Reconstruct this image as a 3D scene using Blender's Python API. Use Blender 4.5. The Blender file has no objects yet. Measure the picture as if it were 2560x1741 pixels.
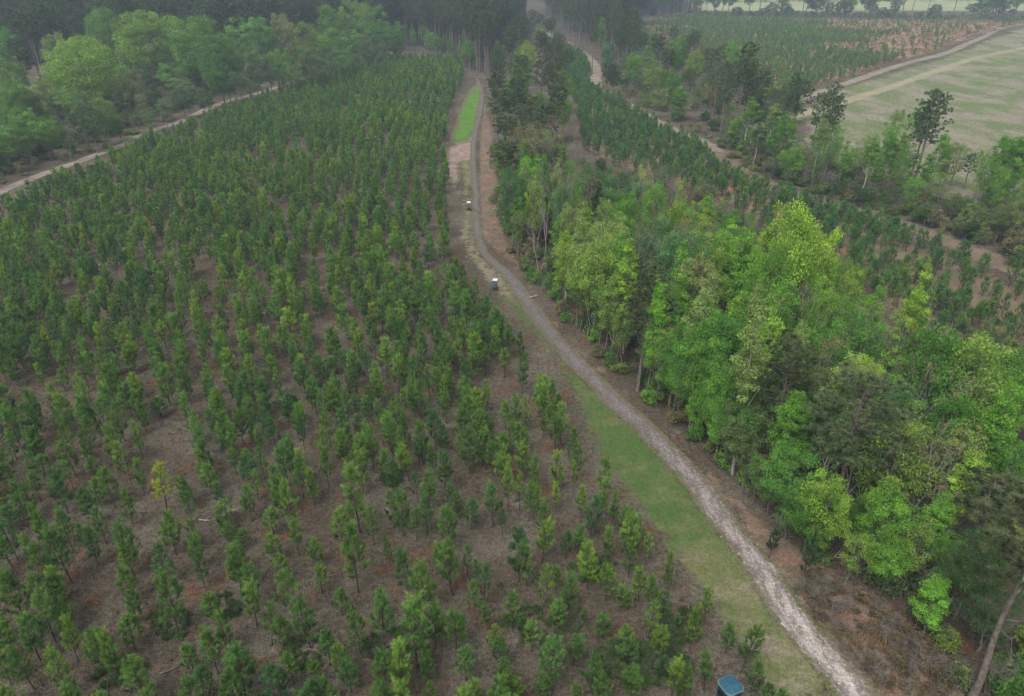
import bpy, math, random
import numpy as np
from mathutils import Vector
from mathutils.geometry import delaunay_2d_cdt

R = math.radians
scene = bpy.context.scene
COL = scene.collection

# ------------------------------------------------------------------ camera, sky, sun, exposure
CAM_H, PITCH, FPX, PW, PH = 40.0, R(28.0), 1850.0, 2560.0, 1741.0
cam_d = bpy.data.cameras.new('camera')
cam_d.sensor_fit = 'HORIZONTAL'; cam_d.sensor_width = 36.0
cam_d.lens = FPX / PW * 36.0
cam_d.clip_start = 0.5; cam_d.clip_end = 6000.0
cam = bpy.data.objects.new('camera', cam_d); COL.objects.link(cam)
cam.location = (0, 0, CAM_H); cam.rotation_euler = (math.pi / 2 - PITCH, 0, 0)
scene.camera = cam

SUN_EL, SUN_AZ = R(58), R(-150)
world = bpy.data.worlds.new('World'); scene.world = world
world.use_nodes = True
wn, wl = world.node_tree.nodes, world.node_tree.links
wn.clear()
wo = wn.new('ShaderNodeOutputWorld'); wb = wn.new('ShaderNodeBackground')
ws = wn.new('ShaderNodeTexSky'); ws.sky_type = 'NISHITA'; ws.sun_disc = False
ws.sun_elevation = SUN_EL; ws.sun_rotation = SUN_AZ
ws.dust_density = 6.0; ws.air_density = 1.0; ws.ozone_density = 1.0
wh = wn.new('ShaderNodeHueSaturation'); wh.inputs['Saturation'].default_value = 0.35   # an overcast sky is nearly grey
wl.new(ws.outputs[0], wh.inputs['Color']); wl.new(wh.outputs[0], wb.inputs['Color'])
wb.inputs['Strength'].default_value = 0.14
wl.new(wb.outputs[0], wo.inputs['Surface'])
sun_d = bpy.data.lights.new('sun', 'SUN'); sun_d.energy = 1.2; sun_d.angle = R(25); sun_d.color = (1.0, 0.97, 0.93)
sun = bpy.data.objects.new('sun', sun_d); COL.objects.link(sun)
sun.rotation_euler = (math.pi / 2 - SUN_EL, 0, math.pi - SUN_AZ)
vs = scene.view_settings
vs.view_transform = 'Standard'; vs.look = 'None'; vs.gamma = 1.0; vs.use_curve_mapping = False
vs.exposure = 0.42
scene.cycles.max_bounces = 4; scene.cycles.diffuse_bounces = 2; scene.cycles.glossy_bounces = 1
scene.cycles.adaptive_threshold = 0.035; scene.cycles.use_light_tree = False
scene.cycles.use_denoising = True; scene.cycles.denoiser = 'OPENIMAGEDENOISE'; scene.cycles.denoising_prefilter = 'NONE'
scene.cycles.transmission_bounces = 2; scene.cycles.volume_bounces = 0; scene.cycles.transparent_max_bounces = 4

# ------------------------------------------------------------------ helpers
CP, SP = math.cos(PITCH), math.sin(PITCH)
def at(px, py, z=0.0):
    """the point of the plane at height z that the photograph shows at (px, py)"""
    u, v = px - PW / 2, -(py - PH / 2)
    d = np.array([u, FPX * CP + v * SP, -FPX * SP + v * CP])
    t = (z - CAM_H) / d[2]
    return float(d[0] * t), float(d[1] * t)
def proj(x, y, z=0.0):
    q = z - CAM_H
    dep = y * CP - q * SP
    up = y * SP + q * CP
    return PW / 2 + FPX * x / dep, PH / 2 - FPX * up / dep, dep
def height_for(px, py, top_y):
    x, y = at(px, py)
    lo, hi = 0.3, 38.0
    for _ in range(40):
        m = (lo + hi) / 2
        if proj(x, y, m)[1] > top_y: lo = m
        else: hi = m
    return x, y, lo
def V24(L): return [(a * 1.10155, b * 1.10155) for a, b in L]
def Zm(ox, oy, s): return lambda a, b: (ox + a * s, oy + b * s)
Z1, Z2, Z3 = Zm(0, 0, .3795), Zm(860, 0, .3795), Zm(1700, 0, .3795)
Z4, Z5, Z6 = Zm(1100, 560, .3795), Zm(1700, 1100, .4055), Zm(860, 1140, .3802)
Z7, Z9 = Zm(0, 1140, .3802), Zm(1700, 560, .3795)

def in_poly(P, poly):
    P = np.asarray(P, float); poly = np.asarray(poly, float)
    x, y = P[:, 0], P[:, 1]; ins = np.zeros(len(P), bool)
    j = len(poly) - 1
    for i in range(len(poly)):
        xi, yi = poly[i]; xj, yj = poly[j]
        c = ((yi > y) != (yj > y)) & (x < (xj - xi) * (y - yi) / (yj - yi + 1e-12) + xi)
        ins ^= c; j = i
    return ins
def dist_poly(P, poly, closed=True):
    P = np.asarray(P, float); poly = np.asarray(poly, float)
    d = np.full(len(P), 1e9)
    n = len(poly)
    for i in range(n if closed else n - 1):
        a, b = poly[i], poly[(i + 1) % n]
        ab = b - a; t = np.clip(((P - a) @ ab) / (ab @ ab + 1e-12), 0, 1)
        d = np.minimum(d, np.linalg.norm(P - (a + t[:, None] * ab), axis=1))
    return d
def smooth_line(P, step=1.5):
    """Catmull-Rom through P, resampled"""
    P = np.asarray(P, float); out = []
    n = len(P)
    for i in range(n - 1):
        p0, p1, p2, p3 = P[max(i - 1, 0)], P[i], P[i + 1], P[min(i + 2, n - 1)]
        m = max(2, int(np.linalg.norm(p2 - p1) / step))
        for k in range(m):
            t = k / m
            out.append(.5 * (2 * p1 + (p2 - p0) * t + (2 * p0 - 5 * p1 + 4 * p2 - p3) * t * t + (3 * p1 - p0 - 3 * p2 + p3) * t ** 3))
    out.append(P[-1]); return np.array(out)
def wobble(x, y, s, seed=0.0):
    return (np.sin(x * s + 1.7 * np.sin(y * s * .73 + seed) + seed) + np.sin(y * s * 1.31 + 1.3 * np.sin(x * s * .9 + seed * 2.1) + seed * 3) + .6 * np.sin((x + y) * s * 2.3 + seed * 1.9)) / 2.6

ONES = 'zeroth first second third fourth fifth sixth seventh eighth ninth tenth eleventh twelfth thirteenth fourteenth fifteenth sixteenth seventeenth eighteenth nineteenth'.split()
TENS = ['', '', 'twenty', 'thirty', 'forty', 'fifty', 'sixty', 'seventy', 'eighty', 'ninety']
TENTH = ['', '', 'twentieth', 'thirtieth', 'fortieth', 'fiftieth', 'sixtieth', 'seventieth', 'eightieth', 'ninetieth']
def ordinal(n):
    if n < 20: return ONES[n]
    return TENTH[n // 10] if n % 10 == 0 else TENS[n // 10] + '-' + ONES[n % 10]

# ------------------------------------------------------------------ node helpers
class NT:
    def __init__(s, name):
        s.m = bpy.data.materials.new(name); s.m.use_nodes = True
        s.n, s.l = s.m.node_tree.nodes, s.m.node_tree.links; s.n.clear()
        s.out = s.n.new('ShaderNodeOutputMaterial')
        s._pos = None
    def pos(s):
        if s._pos is None: s._pos = s.n.new('ShaderNodeNewGeometry').outputs['Position']
        return s._pos
    def set(s, sock, v):
        if isinstance(v, bpy.types.NodeSocket): s.l.new(v, sock)
        elif v is not None:
            if sock.type == 'RGBA' and len(v) == 3: v = (*v, 1)
            sock.default_value = v
    def noise(s, scale, detail=2.0, rough=.55, off=0.0, stretch=None):
        t = s.n.new('ShaderNodeTexNoise'); t.inputs['Scale'].default_value = scale
        t.inputs['Detail'].default_value = detail; t.inputs['Roughness'].default_value = rough
        mp = s.n.new('ShaderNodeMapping'); s.l.new(s.pos(), mp.inputs['Vector'])
        mp.inputs['Location'].default_value = (off, off * .7, 0)
        if stretch: mp.inputs['Rotation'].default_value = (0, 0, stretch[2]); mp.inputs['Scale'].default_value = (stretch[0], stretch[1], 1)
        s.l.new(mp.outputs[0], t.inputs['Vector']); return t.outputs['Fac']
    def step(s, v, a, b, o0=0.0, o1=1.0):
        t = s.n.new('ShaderNodeMapRange'); t.interpolation_type = 'SMOOTHSTEP'
        s.set(t.inputs[0], v); t.inputs[1].default_value = a; t.inputs[2].default_value = b
        t.inputs[3].default_value = o0; t.inputs[4].default_value = o1; return t.outputs[0]
    def math(s, op, a, b=None, c=None):
        t = s.n.new('ShaderNodeMath'); t.operation = op; s.set(t.inputs[0], a); s.set(t.inputs[1], b)
        if c is not None: s.set(t.inputs[2], c)
        return t.outputs[0]
    def mix(s, f, a, b, kind='MIX'):
        t = s.n.new('ShaderNodeMix'); t.data_type = 'RGBA'; t.blend_type = kind
        s.set(t.inputs[0], f); s.set(t.inputs[6], a); s.set(t.inputs[7], b); return t.outputs[2]
    def scale(s, c, f):
        t = s.n.new('ShaderNodeVectorMath'); t.operation = 'SCALE'; s.set(t.inputs[0], c); s.set(t.inputs['Scale'], f); return t.outputs[0]
    def attr(s, name, kind='GEOMETRY', out='Fac'):
        t = s.n.new('ShaderNodeAttribute'); t.attribute_name = name; t.attribute_type = kind; return t.outputs[out]
    def bump(s, h, strength, dist):
        t = s.n.new('ShaderNodeBump'); t.inputs['Strength'].default_value = strength; t.inputs['Distance'].default_value = dist
        s.l.new(h, t.inputs['Height']); return t.outputs[0]
    def principled(s, col, rough=.9, spec=.1, normal=None, metal=0.0):
        b = s.n.new('ShaderNodeBsdfPrincipled'); s.set(b.inputs['Base Color'], col); s.set(b.inputs['Roughness'], rough)
        s.set(b.inputs['Specular IOR Level'], spec); b.inputs['Metallic'].default_value = metal
        if normal is not None: s.l.new(normal, b.inputs['Normal'])
        s.l.new(b.outputs[0], s.out.inputs['Surface']); return s.m

# ------------------------------------------------------------------ ground materials
def litter(t, sand=.61, green=.56, rust=.52, dark=1.0):
    """brown straw and leaf litter with rusty, sandy and weedy patches"""
    c = t.mix(t.step(t.noise(.11, 3, .6), .40, .62), (.120, .099, .072), (.166, .147, .114))
    c = t.mix(t.math('MULTIPLY', t.step(t.noise(.34, 4, .62, 31), rust, rust + .16), .75), c, (.178, .090, .052))
    c = t.mix(t.math('MULTIPLY', t.step(t.noise(.19, 4, .68, 77), sand, sand + .13), .85), c, (.345, .30, .275))
    c = t.mix(t.math('MULTIPLY', t.step(t.noise(.42, 4, .66, 113), green, green + .15), .6), c, (.092, .108, .048))
    f = t.math('ADD', t.math('MULTIPLY', t.noise(2.6, 3, .7, 5), .75), t.math('MULTIPLY', t.noise(11, 2, .7, 9), 1.05))
    return t.scale(c, t.math('MULTIPLY', t.step(f, .55, 1.25, .16, 1.22), dark))
LIT = {}
def ground_mat(name, fn=None, under=None):
    t = NT(name); base = under(t) if under else litter(t)
    if fn:
        e = t.attr('edge')
        w = t.math('ADD', e, t.math('MULTIPLY', t.math('SUBTRACT', t.noise(.9, 4, .7, 3), .5), 1.5))
        c = t.mix(t.step(w, .30, .62), base, fn(t))
    else: c = base
    b = t.bump(t.math('ADD', t.noise(2.2, 3, .7, 2), t.math('MULTIPLY', t.noise(9, 2, .7, 2), .6)), .8, .22)
    return t.principled(c, .95, .05, b)
def speck(t, c, lo=.6, hi=1.45, s1=3.0, s2=12.0):
    f = t.math('ADD', t.math('MULTIPLY', t.noise(s1, 3, .7, 5), .75), t.math('MULTIPLY', t.noise(s2, 2, .7, 9), 1.05))
    return t.scale(c, t.step(f, .55, 1.25, lo, hi))
def f_olive(t):
    c = t.mix(t.step(t.noise(.35, 4, .65, 8), .38, .62), (.165, .140, .100), (.125, .130, .062))
    return speck(t, c, .45, 1.35)
def f_forest(t): return litter(t, sand=.78, green=.56, rust=.47, dark=.80)
def f_verge(t):
    c = t.mix(t.step(t.noise(.3, 4, .6, 4), .38, .60), (.225, .145, .112), (.155, .118, .088))
    c = t.mix(t.math('MULTIPLY', t.step(t.noise(.5, 4, .6, 44), .52, .66), .65), c, (.118, .120, .056))
    return speck(t, c, .5, 1.5)
def f_lane(t):
    g = t.math('ADD', t.attr('green'), t.math('MULTIPLY', t.math('SUBTRACT', t.noise(.30, 5, .70, 8), .5), 2.0))
    c = t.mix(t.step(g, .12, .50), (.205, .185, .130), (.140, .150, .066))
    c = t.mix(t.step(g, .42, .88), c, (.072, .125, .036))
    c = t.mix(t.math('MULTIPLY', t.step(t.noise(.9, 5, .75, 61), .50, .64), .55), c, (.125, .125, .060))
    c = t.mix(t.math('MULTIPLY', t.step(t.noise(.5, 5, .7, 18), .63, .74), .8), c, (.30, .265, .225))
    return speck(t, c, .62, 1.4)
def f_plot(t):
    c = t.mix(t.step(t.noise(.3, 3, .6, 8), .35, .65), (.075, .185, .028), (.110, .205, .040))
    return speck(t, c, .75, 1.25)
def f_track(t):
    u = t.attr('u')      # 0 edge .. 1 crown of the track
    p = t.step(t.attr('pale'), 0, 1)
    c = t.mix(p, (.160, .142, .143), (.40, .355, .325))
    c = t.mix(t.math('MULTIPLY', t.step(t.noise(1.2, 4, .7, 12, (1, .35, R(20))), .42, .60), .72), c, (.125, .104, .092))
    c = t.mix(t.math('MULTIPLY', t.step(t.noise(3.4, 3, .7, 52), .52, .64), t.math('MULTIPLY_ADD', p, .38, .08)), c, (.55, .51, .48))
    rut = t.math('MULTIPLY', t.step(t.math('ABSOLUTE', t.math('SUBTRACT', u, .50)), .22, .02), .55)
    c = t.mix(rut, c, (.125, .105, .10))
    return speck(t, c, .6, 1.4, 3.5, 9)
def f_bare(t):
    c = t.mix(t.step(t.noise(.5, 4, .65, 4), .40, .60), (.30, .225, .20), (.225, .165, .135))
    c = t.mix(t.math('MULTIPLY', t.step(t.noise(.7, 4, .6, 24), .55, .66), .6), c, (.13, .15, .06))
    return speck(t, c, .7, 1.35)
def f_road(t):
    c = t.mix(t.step(t.noise(.25, 3, .6, 4), .36, .66), (.285, .240, .205), (.185, .152, .125))
    c = t.mix(t.math('MULTIPLY', t.step(t.noise(.9, 3, .6, 14), .58, .70), .4), c, (.12, .12, .06))
    return speck(t, c, .65, 1.3)
def f_strip(t):
    c = t.mix(t.step(t.noise(.16, 4, .6, 4), .42, .60), (.185, .135, .098), (.135, .118, .075))
    c = t.mix(t.math('MULTIPLY', t.step(t.noise(.13, 4, .6, 64), .52, .62), .8), c, (.26, .155, .088))
    return speck(t, c, .6, 1.4)
def f_strip2(t):
    c = t.mix(t.step(t.noise(.3, 4, .65, 4), .40, .62), (.205, .150, .118), (.150, .118, .085))
    c = t.mix(t.math('MULTIPLY', t.step(t.noise(.4, 4, .6, 24), .50, .62), .7), c, (.12, .125, .055))
    return speck(t, c, .55, 1.35)
def f_sedge(t):
    c = t.mix(t.step(t.noise(.05, 4, .65, 4), .40, .58), (.20, .140, .10), (.285, .185, .122))
    c = t.mix(t.math('MULTIPLY', t.step(t.noise(.06, 4, .6, 34), .52, .62), .7), c, (.15, .15, .075))
    return speck(t, c, .65, 1.35, 1.0, 4.0)
def f_field(t):
    st = (1, .65, R(66))
    c = t.mix(t.step(t.noise(.07, 6, .72, 4, st), .42, .58), (.225, .205, .150), (.130, .165, .070))
    c = t.mix(t.math('MULTIPLY', t.step(t.noise(.10, 6, .75, 40, st), .53, .63), .8), c, (.275, .235, .21))
    c = t.mix(t.math('MULTIPLY', t.step(t.noise(.055, 5, .7, 90, st), .57, .66), .8), c, (.105, .185, .040))
    c = t.mix(t.math('MULTIPLY', t.step(t.noise(.05, 5, .7, 150, st), .62, .70), .6), c, (.175, .135, .135))
    c = t.mix(t.step(t.noise(.55, 2, .6, 17), .72, .76), c, (.46, .43, .39))
    return speck(t, c, .45, 1.5, 1.3, 4.5)
def f_tan(t):
    return speck(t, t.mix(t.step(t.noise(.06, 4, .6, 4), .4, .6), (.30, .26, .18), (.245, .235, .145)), .8, 1.2, .8, 3)
def f_pasture(t):
    return speck(t, t.mix(t.step(t.noise(.02, 3, .6, 4), .4, .6), (.30, .31, .18), (.24, .28, .14)), .85, 1.15, .3, 1.5)

# ------------------------------------------------------------------ mesh helpers
def mesh(name, V, F, mats, attrs=None, midx=None, smooth=False):
    """V (n,3), F (m,k) with k fixed, point attributes"""
    V = np.ascontiguousarray(V, dtype=np.float32); F = np.ascontiguousarray(F, dtype=np.int32)
    me = bpy.data.meshes.new(name); k = F.shape[1]
    me.vertices.add(len(V)); me.vertices.foreach_set('co', V.ravel())
    me.loops.add(F.size); me.loops.foreach_set('vertex_index', F.ravel())
    me.polygons.add(len(F)); me.polygons.foreach_set('loop_start', np.arange(0, F.size, k, dtype=np.int32))
    for m in mats: me.materials.append(m)
    if midx is not None: me.polygons.foreach_set('material_index', np.ascontiguousarray(midx, dtype=np.int32))
    me.polygons.foreach_set('use_smooth', np.full(len(F), smooth, dtype=bool))
    for nm, a in (attrs or {}).items():
        at_ = me.attributes.new(nm, 'FLOAT', 'POINT'); at_.data.foreach_set('value', np.ascontiguousarray(a, dtype=np.float32))
    me.update(calc_edges=True); me.validate()
    return me
def obj(name, me, parent=None, loc=None):
    o = bpy.data.objects.new(name, me); COL.objects.link(o)
    if parent is not None: o.parent = parent
    if loc is not None: o.location = loc
    return o
def struct(o, kind='structure', label=None):
    o['kind'] = kind
    if label: o['label'] = label
    return o
def sheet(name, poly, z, mat, res, soft, label, extra=None, rough_edge=.5):
    """flat sheet over a polygon, with a soft worn edge; extra(P) gives more attributes"""
    poly = np.asarray(poly, float)
    B = []
    for i in range(len(poly)):
        a, b = poly[i], poly[(i + 1) % len(poly)]
        m = max(1, int(np.linalg.norm(b - a) / (res * 1.2)))
        B += [a + (b - a) * k / m for k in range(m)]
    B = np.array(B)
    lo, hi = poly.min(0), poly.max(0)
    gx, gy = np.meshgrid(np.arange(lo[0], hi[0], res), np.arange(lo[1], hi[1], res))
    G = np.stack([gx.ravel(), gy.ravel()], 1) + np.random.RandomState(1).uniform(-.2, .2, (gx.size, 2)) * res
    G = G[in_poly(G, poly)]
    G = G[dist_poly(G, poly) > res * .45]
    A = np.concatenate([B, G])
    nb = len(B)
    vs_, _, fs, _, _, _ = delaunay_2d_cdt([Vector(p) for p in A], [(i, (i + 1) % nb) for i in range(nb)], [], 1, 1e-5)
    P = np.array([[v.x, v.y] for v in vs_]); fs = np.array([f for f in fs if len(f) == 3])
    cen = P[fs].mean(1); fs = fs[in_poly(cen, poly)]
    att = {'edge': np.clip(dist_poly(P, poly) / soft, 0, 1)}
    if extra: att.update(extra(P))
    V = np.column_stack([P, np.full(len(P), z)])
    return struct(obj(name, mesh(name, V, fs, [mat], att)), 'structure', label)
def ribbon(name, line, width, z, mat, label, soft=.5, cols=9, extra=None):
    """a strip along a centre line; width is a number or one per point"""
    L = np.asarray(line, float); n = len(L)
    w = np.broadcast_to(np.asarray(width, float), (n,))
    T = np.gradient(L, axis=0); T /= np.linalg.norm(T, axis=1)[:, None] + 1e-9
    N = np.column_stack([-T[:, 1], T[:, 0]])
    s = np.linspace(-1, 1, cols)
    P = L[:, None, :] + N[:, None, :] * (w[:, None, None] / 2) * s[None, :, None]
    P = P + .20 * w[:, None, None] * N[:, None, :] * wobble(P[..., 0], P[..., 1], .55, 2.0)[..., None] * .5
    V = np.column_stack([P.reshape(-1, 2), np.full(n * cols, z)])
    i = np.arange(n - 1)[:, None] * cols + np.arange(cols - 1)[None]
    F = np.stack([i, i + 1, i + cols + 1, i + cols], -1).reshape(-1, 4)[:, ::-1]
    e = np.broadcast_to(np.clip((1 - np.abs(s)) / soft, 0, 1), (n, cols)).ravel()
    att = {'edge': e, 'u': np.broadcast_to(1 - np.abs(s), (n, cols)).ravel()}
    if extra: att.update(extra(V[:, :2]))
    return struct(obj(name, mesh(name, V, F, [mat], att)), 'structure', label)

# ------------------------------------------------------------------ ground and its sheets
W = lambda L: [at(a, b) for a, b in V24(L)]
plantation = W([(1720, 1640), (1690, 1560), (1600, 1395), (1500, 1290), (1440, 1185), (1385, 1130), (1290, 985), (1250, 880), (1188, 812), (1100, 712), (1042, 630),
                (1030, 575), (1022, 430), (1012, 345), (1020, 265), (1050, 195), (1056, 168), (1040, 145), (960, 118), (900, 112), (860, 136), (700, 196), (510, 262),
                (330, 340), (170, 414), (20, 480), (-120, 545)]) + [(-150, 70), (-60, 15), (-5, 12)]
track_line = smooth_line(W([(2130, 1800), (1945, 1581), (1862, 1480), (1790, 1390), (1720, 1290), (1642, 1180), (1572, 1090), (1492, 1000), (1420, 935), (1345, 862), (1285, 800),
                            (1235, 740), (1192, 680), (1150, 622), (1112, 590), (1090, 552), (1080, 500), (1080, 440), (1076, 400), (1073, 350), (1078, 300), (1088, 262), (1094, 215), (1083, 180)]), .6)
road_left = smooth_line(W([(-160, 505), (-60, 462), (25, 425), (60, 410), (170, 370), (290, 325), (335, 300), (400, 280), (500, 236), (600, 208), (700, 177), (760, 160), (830, 143), (900, 118)]), 2)
road_right = smooth_line(W([(1190, 20), (1205, 45), (1222, 66), (1260, 85), (1300, 105), (1335, 130), (1355, 158), (1352, 183), (1366, 207), (1420, 232), (1480, 270), (1540, 300), (1590, 320), (1630, 345)]), 2)
strip_line = smooth_line(W([(1590, 322), (1640, 350), (1715, 408), (1800, 440), (1850, 452), (1990, 492), (2080, 525), (2250, 588), (2400, 670), (2700, 860)]), 2)
g = 2600
ground_m = ground_mat('forest_floor_litter')
N_ = 40
gxs, gys = np.meshgrid(np.linspace(-1300, 1300, N_), np.linspace(-60, 2200, N_))
ii = np.arange(N_ - 1)[:, None] * N_ + np.arange(N_ - 1)[None]
struct(obj('ground', mesh('ground', np.column_stack([gxs.ravel(), gys.ravel(), np.zeros(N_ * N_)]),
       np.stack([ii, ii + 1, ii + N_ + 1, ii + N_], -1).reshape(-1, 4), [ground_m])))

wood_floor = W([(1128, 340), (1122, 480), (1185, 610), (1235, 690), (1335, 800), (1440, 905), (1550, 1020), (1640, 1118), (1745, 1215), (1845, 1275), (1980, 1370), (2080, 1480), (2200, 1640),
                (2700, 1640), (2800, 1000), (2324, 840), (2100, 750), (1990, 690), (1920, 600), (1700, 500), (1600, 430), (1400, 385), (1225, 345)])
sheet('wood_floor', wood_floor, .020, ground_mat('wood_floor_litter', f_forest), 4.0, 3.5, 'dark brown leaf litter under the wood right of the track')
verge = W([(1095, 215), (1085, 300), (1080, 400), (1085, 540), (1150, 600), (1235, 725), (1345, 848), (1495, 985), (1640, 1160), (1800, 1375), (1960, 1581), (2060, 1700),
           (2330, 1660), (2150, 1500), (2060, 1400), (1860, 1260), (1750, 1190), (1560, 1010), (1440, 890), (1330, 785), (1240, 690), (1190, 610), (1140, 500), (1135, 400), (1125, 330), (1110, 240)])
sheet('track_verge', verge, .028, ground_mat('verge_litter', f_verge), 1.5, 1.6, 'reddish brown leaf litter verge between track and wood')
lane = W([(1860, 1640), (1720, 1640), (1690, 1560), (1590, 1380), (1500, 1265), (1405, 1130), (1325, 1010), (1283, 900), (1250, 840), (1195, 765), (1128, 690), (1090, 640), (1045, 575), (1030, 540), (1042, 430),
          (1028, 345), (1018, 320), (1030, 270), (1058, 205), (1085, 180), (1098, 190), (1098, 260), (1085, 330), (1084, 400), (1085, 500), (1092, 552), (1115, 588), (1152, 622), (1195, 682), (1240, 742), (1290, 802),
          (1350, 862), (1425, 937), (1497, 1000), (1577, 1090), (1650, 1180), (1730, 1290), (1800, 1390), (1880, 1480), (1960, 1581)])
def lane_green(P):
    q = np.array([proj(x, y)[:2] for x, y in P]) / 1.10155
    yy = q[:, 1]
    gr = np.interp(yy, [180, 330, 345, 360, 370, 480, 500, 560, 650, 672, 690, 720, 850, 1000, 1180, 1260, 1350, 1480, 1600], [.3, .3, .05, .1, .35, .35, .22, .15, .0, .25, .8, .7, .6, .85, .8, .55, .36, .36, .36])
    return {'green': np.clip(gr - .0 * yy, 0, 1)}
sheet('grass_lane', lane, .036, ground_mat('lane_grass', f_lane), 1.2, 2.8, 'mown green and olive grass lane left of the gravel track', lane_green)
bare = W([(1016, 335), (1030, 330), (1060, 322), (1074, 318), (1076, 352), (1072, 400), (1060, 365), (1044, 372), (1045, 410), (1030, 430), (1010, 400), (1012, 360)])
sheet('bare_soil', bare, .044, ground_mat('bare_pink_soil', f_bare, f_olive), 1.2, 1.5, 'pinkish bare soil below the bright green plot')
plot = W([(1096, 195), (1090, 240), (1085, 270), (1081, 298), (1064, 316), (1032, 327), (1019, 326), (1023, 308), (1036, 280), (1040, 255), (1058, 218), (1080, 196)])
sheet('grass_plot', plot, .050, ground_mat('plot_grass', f_plot, f_olive), 2.0, 2.0, 'long bright green grass plot at far end of lane')
tw = np.interp(track_line[:, 1], [20, 34, 46, 85, 105, 250], [3.0, 2.8, 2.4, 2.2, 1.3, 1.0])
ribbon('gravel_track', track_line, tw, .056, ground_mat('track_gravel', f_track, f_olive), 'pale grey gravel track running diagonally beside the grass lane', .75, 13,
       lambda P: {'pale': np.interp(P[:, 1], [24, 34, 42, 58, 80, 110], [1, .95, .60, .26, .06, .0])})
rd = ground_mat('road_sand', f_road)
ribbon('dirt_road', road_left, 3.4, .03, rd, 'sandy dirt road along the left edge of the young pines', .5)
ribbon('dirt_road', road_right, 4.6, .03, rd, 'winding pale dirt road through the wood at top centre', .5)
young_strip = W([(1225, 95), (1290, 110), (1345, 150), (1345, 190), (1362, 215), (1480, 280), (1590, 335), (1700, 415), (1850, 470), (2080, 540), (2324, 640), (2700, 870), (2800, 990), (2324, 860), (2080, 760), (1960, 670),
                 (1900, 590), (1690, 510), (1600, 440), (1440, 400), (1320, 345), (1310, 260), (1290, 180)])
sheet('young_pine_floor', young_strip, .012, ground_mat('strip_floor', f_strip), 5.0, 4.0, 'brown and rusty grass floor under the right-hand young pines')
ribbon('bare_strip', strip_line, 8.0, .024, ground_mat('strip_soil', f_strip2), 'bare brown strip between young pines and the tree row', .8)
field = W([(1760, 330), (1810, 285), (1840, 222), (1905, 198), (2050, 150), (2150, 123), (2220, 93), (2330, 57), (3400, 57), (3400, 600), (2600, 560), (2324, 480), (2100, 455), (1990, 415), (1880, 385)])
sheet('grass_field', field, .012, ground_mat('field_grass', f_field), 9.0, 4.0, 'broad pale green hay field beyond the tree row')
ribbon('field_path', smooth_line(W([(1690, 300), (1755, 282), (1830, 255), (1900, 236), (2050, 188), (2200, 137), (2324, 110), (2700, 40)]), 3), 7.0, .02, ground_mat('field_tan', f_tan, f_field), 'tan strip of worn grass crossing the field', .9)
ribbon('field_road', smooth_line(W([(1795, 240), (1840, 217), (1905, 195), (2050, 146), (2150, 120), (2220, 90), (2330, 55), (2700, 44)]), 3), 4.0, .026, ground_mat('field_road_sand', f_road, f_field), 'pale sandy track along the field edge', .6)
sedge = W([(1440, 60), (1600, 38), (1900, 43), (2330, 48), (2330, 52), (2225, 84), (2150, 114), (2050, 140), (1905, 190), (1838, 212), (1800, 225), (1700, 190), (1560, 110)])
sheet('sedge_ground', sedge, .008, ground_mat('sedge_floor', f_sedge), 12.0, 6.0, 'orange brown dry grass ground of the far right plantation')
pasture = W([(1500, 30), (3400, 30), (3400, -40), (1500, -40)])
sheet('pasture', pasture, .010, ground_mat('pasture_grass', f_pasture), 60.0, 8.0, 'pale pasture beyond the far tree line')

# ------------------------------------------------------------------ plant materials
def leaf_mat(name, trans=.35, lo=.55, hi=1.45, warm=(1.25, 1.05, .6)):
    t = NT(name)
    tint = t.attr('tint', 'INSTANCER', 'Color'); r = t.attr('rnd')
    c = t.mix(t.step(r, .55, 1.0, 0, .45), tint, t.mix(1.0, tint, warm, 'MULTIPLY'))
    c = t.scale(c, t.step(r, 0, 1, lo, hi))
    d = t.n.new('ShaderNodeBsdfDiffuse'); tr = t.n.new('ShaderNodeBsdfTranslucent'); mx = t.n.new('ShaderNodeMixShader')
    t.l.new(c, d.inputs[0]); t.l.new(c, tr.inputs[0]); mx.inputs[0].default_value = trans
    t.l.new(d.outputs[0], mx.inputs[1]); t.l.new(tr.outputs[0], mx.inputs[2]); t.l.new(mx.outputs[0], t.out.inputs['Surface'])
    return t.m
def bark_mat(name, a, b, sc=6):
    t = NT(name); c = t.mix(t.step(t.noise(sc, 3, .7, 0, (1, 1, 0)), .38, .62), a, b)
    return t.principled(c, .9, .1, t.bump(t.noise(sc * 3, 2), .5, .02))
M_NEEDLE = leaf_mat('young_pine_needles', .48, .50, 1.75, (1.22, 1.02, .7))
M_PINE = leaf_mat('old_pine_needles', .25, .5, 1.4)
M_LEAF = leaf_mat('broad_leaves', .42, .6, 1.4)
M_GRASS = leaf_mat('grass_blades', .3, .6, 1.4)
B_YOUNG = bark_mat('young_pine_bark', (.055, .042, .036), (.095, .075, .062))
B_PINE = bark_mat('old_pine_bark', (.105, .086, .075), (.185, .156, .140), 3)
B_GREY = bark_mat('grey_bark', (.115, .10, .088), (.20, .18, .16), 4)
B_BARE = bark_mat('weathered_bark', (.20, .18, .165), (.31, .285, .262), 4)
B_PALE = bark_mat('pale_bark', (.30, .275, .25), (.46, .43, .395), 4)

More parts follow.
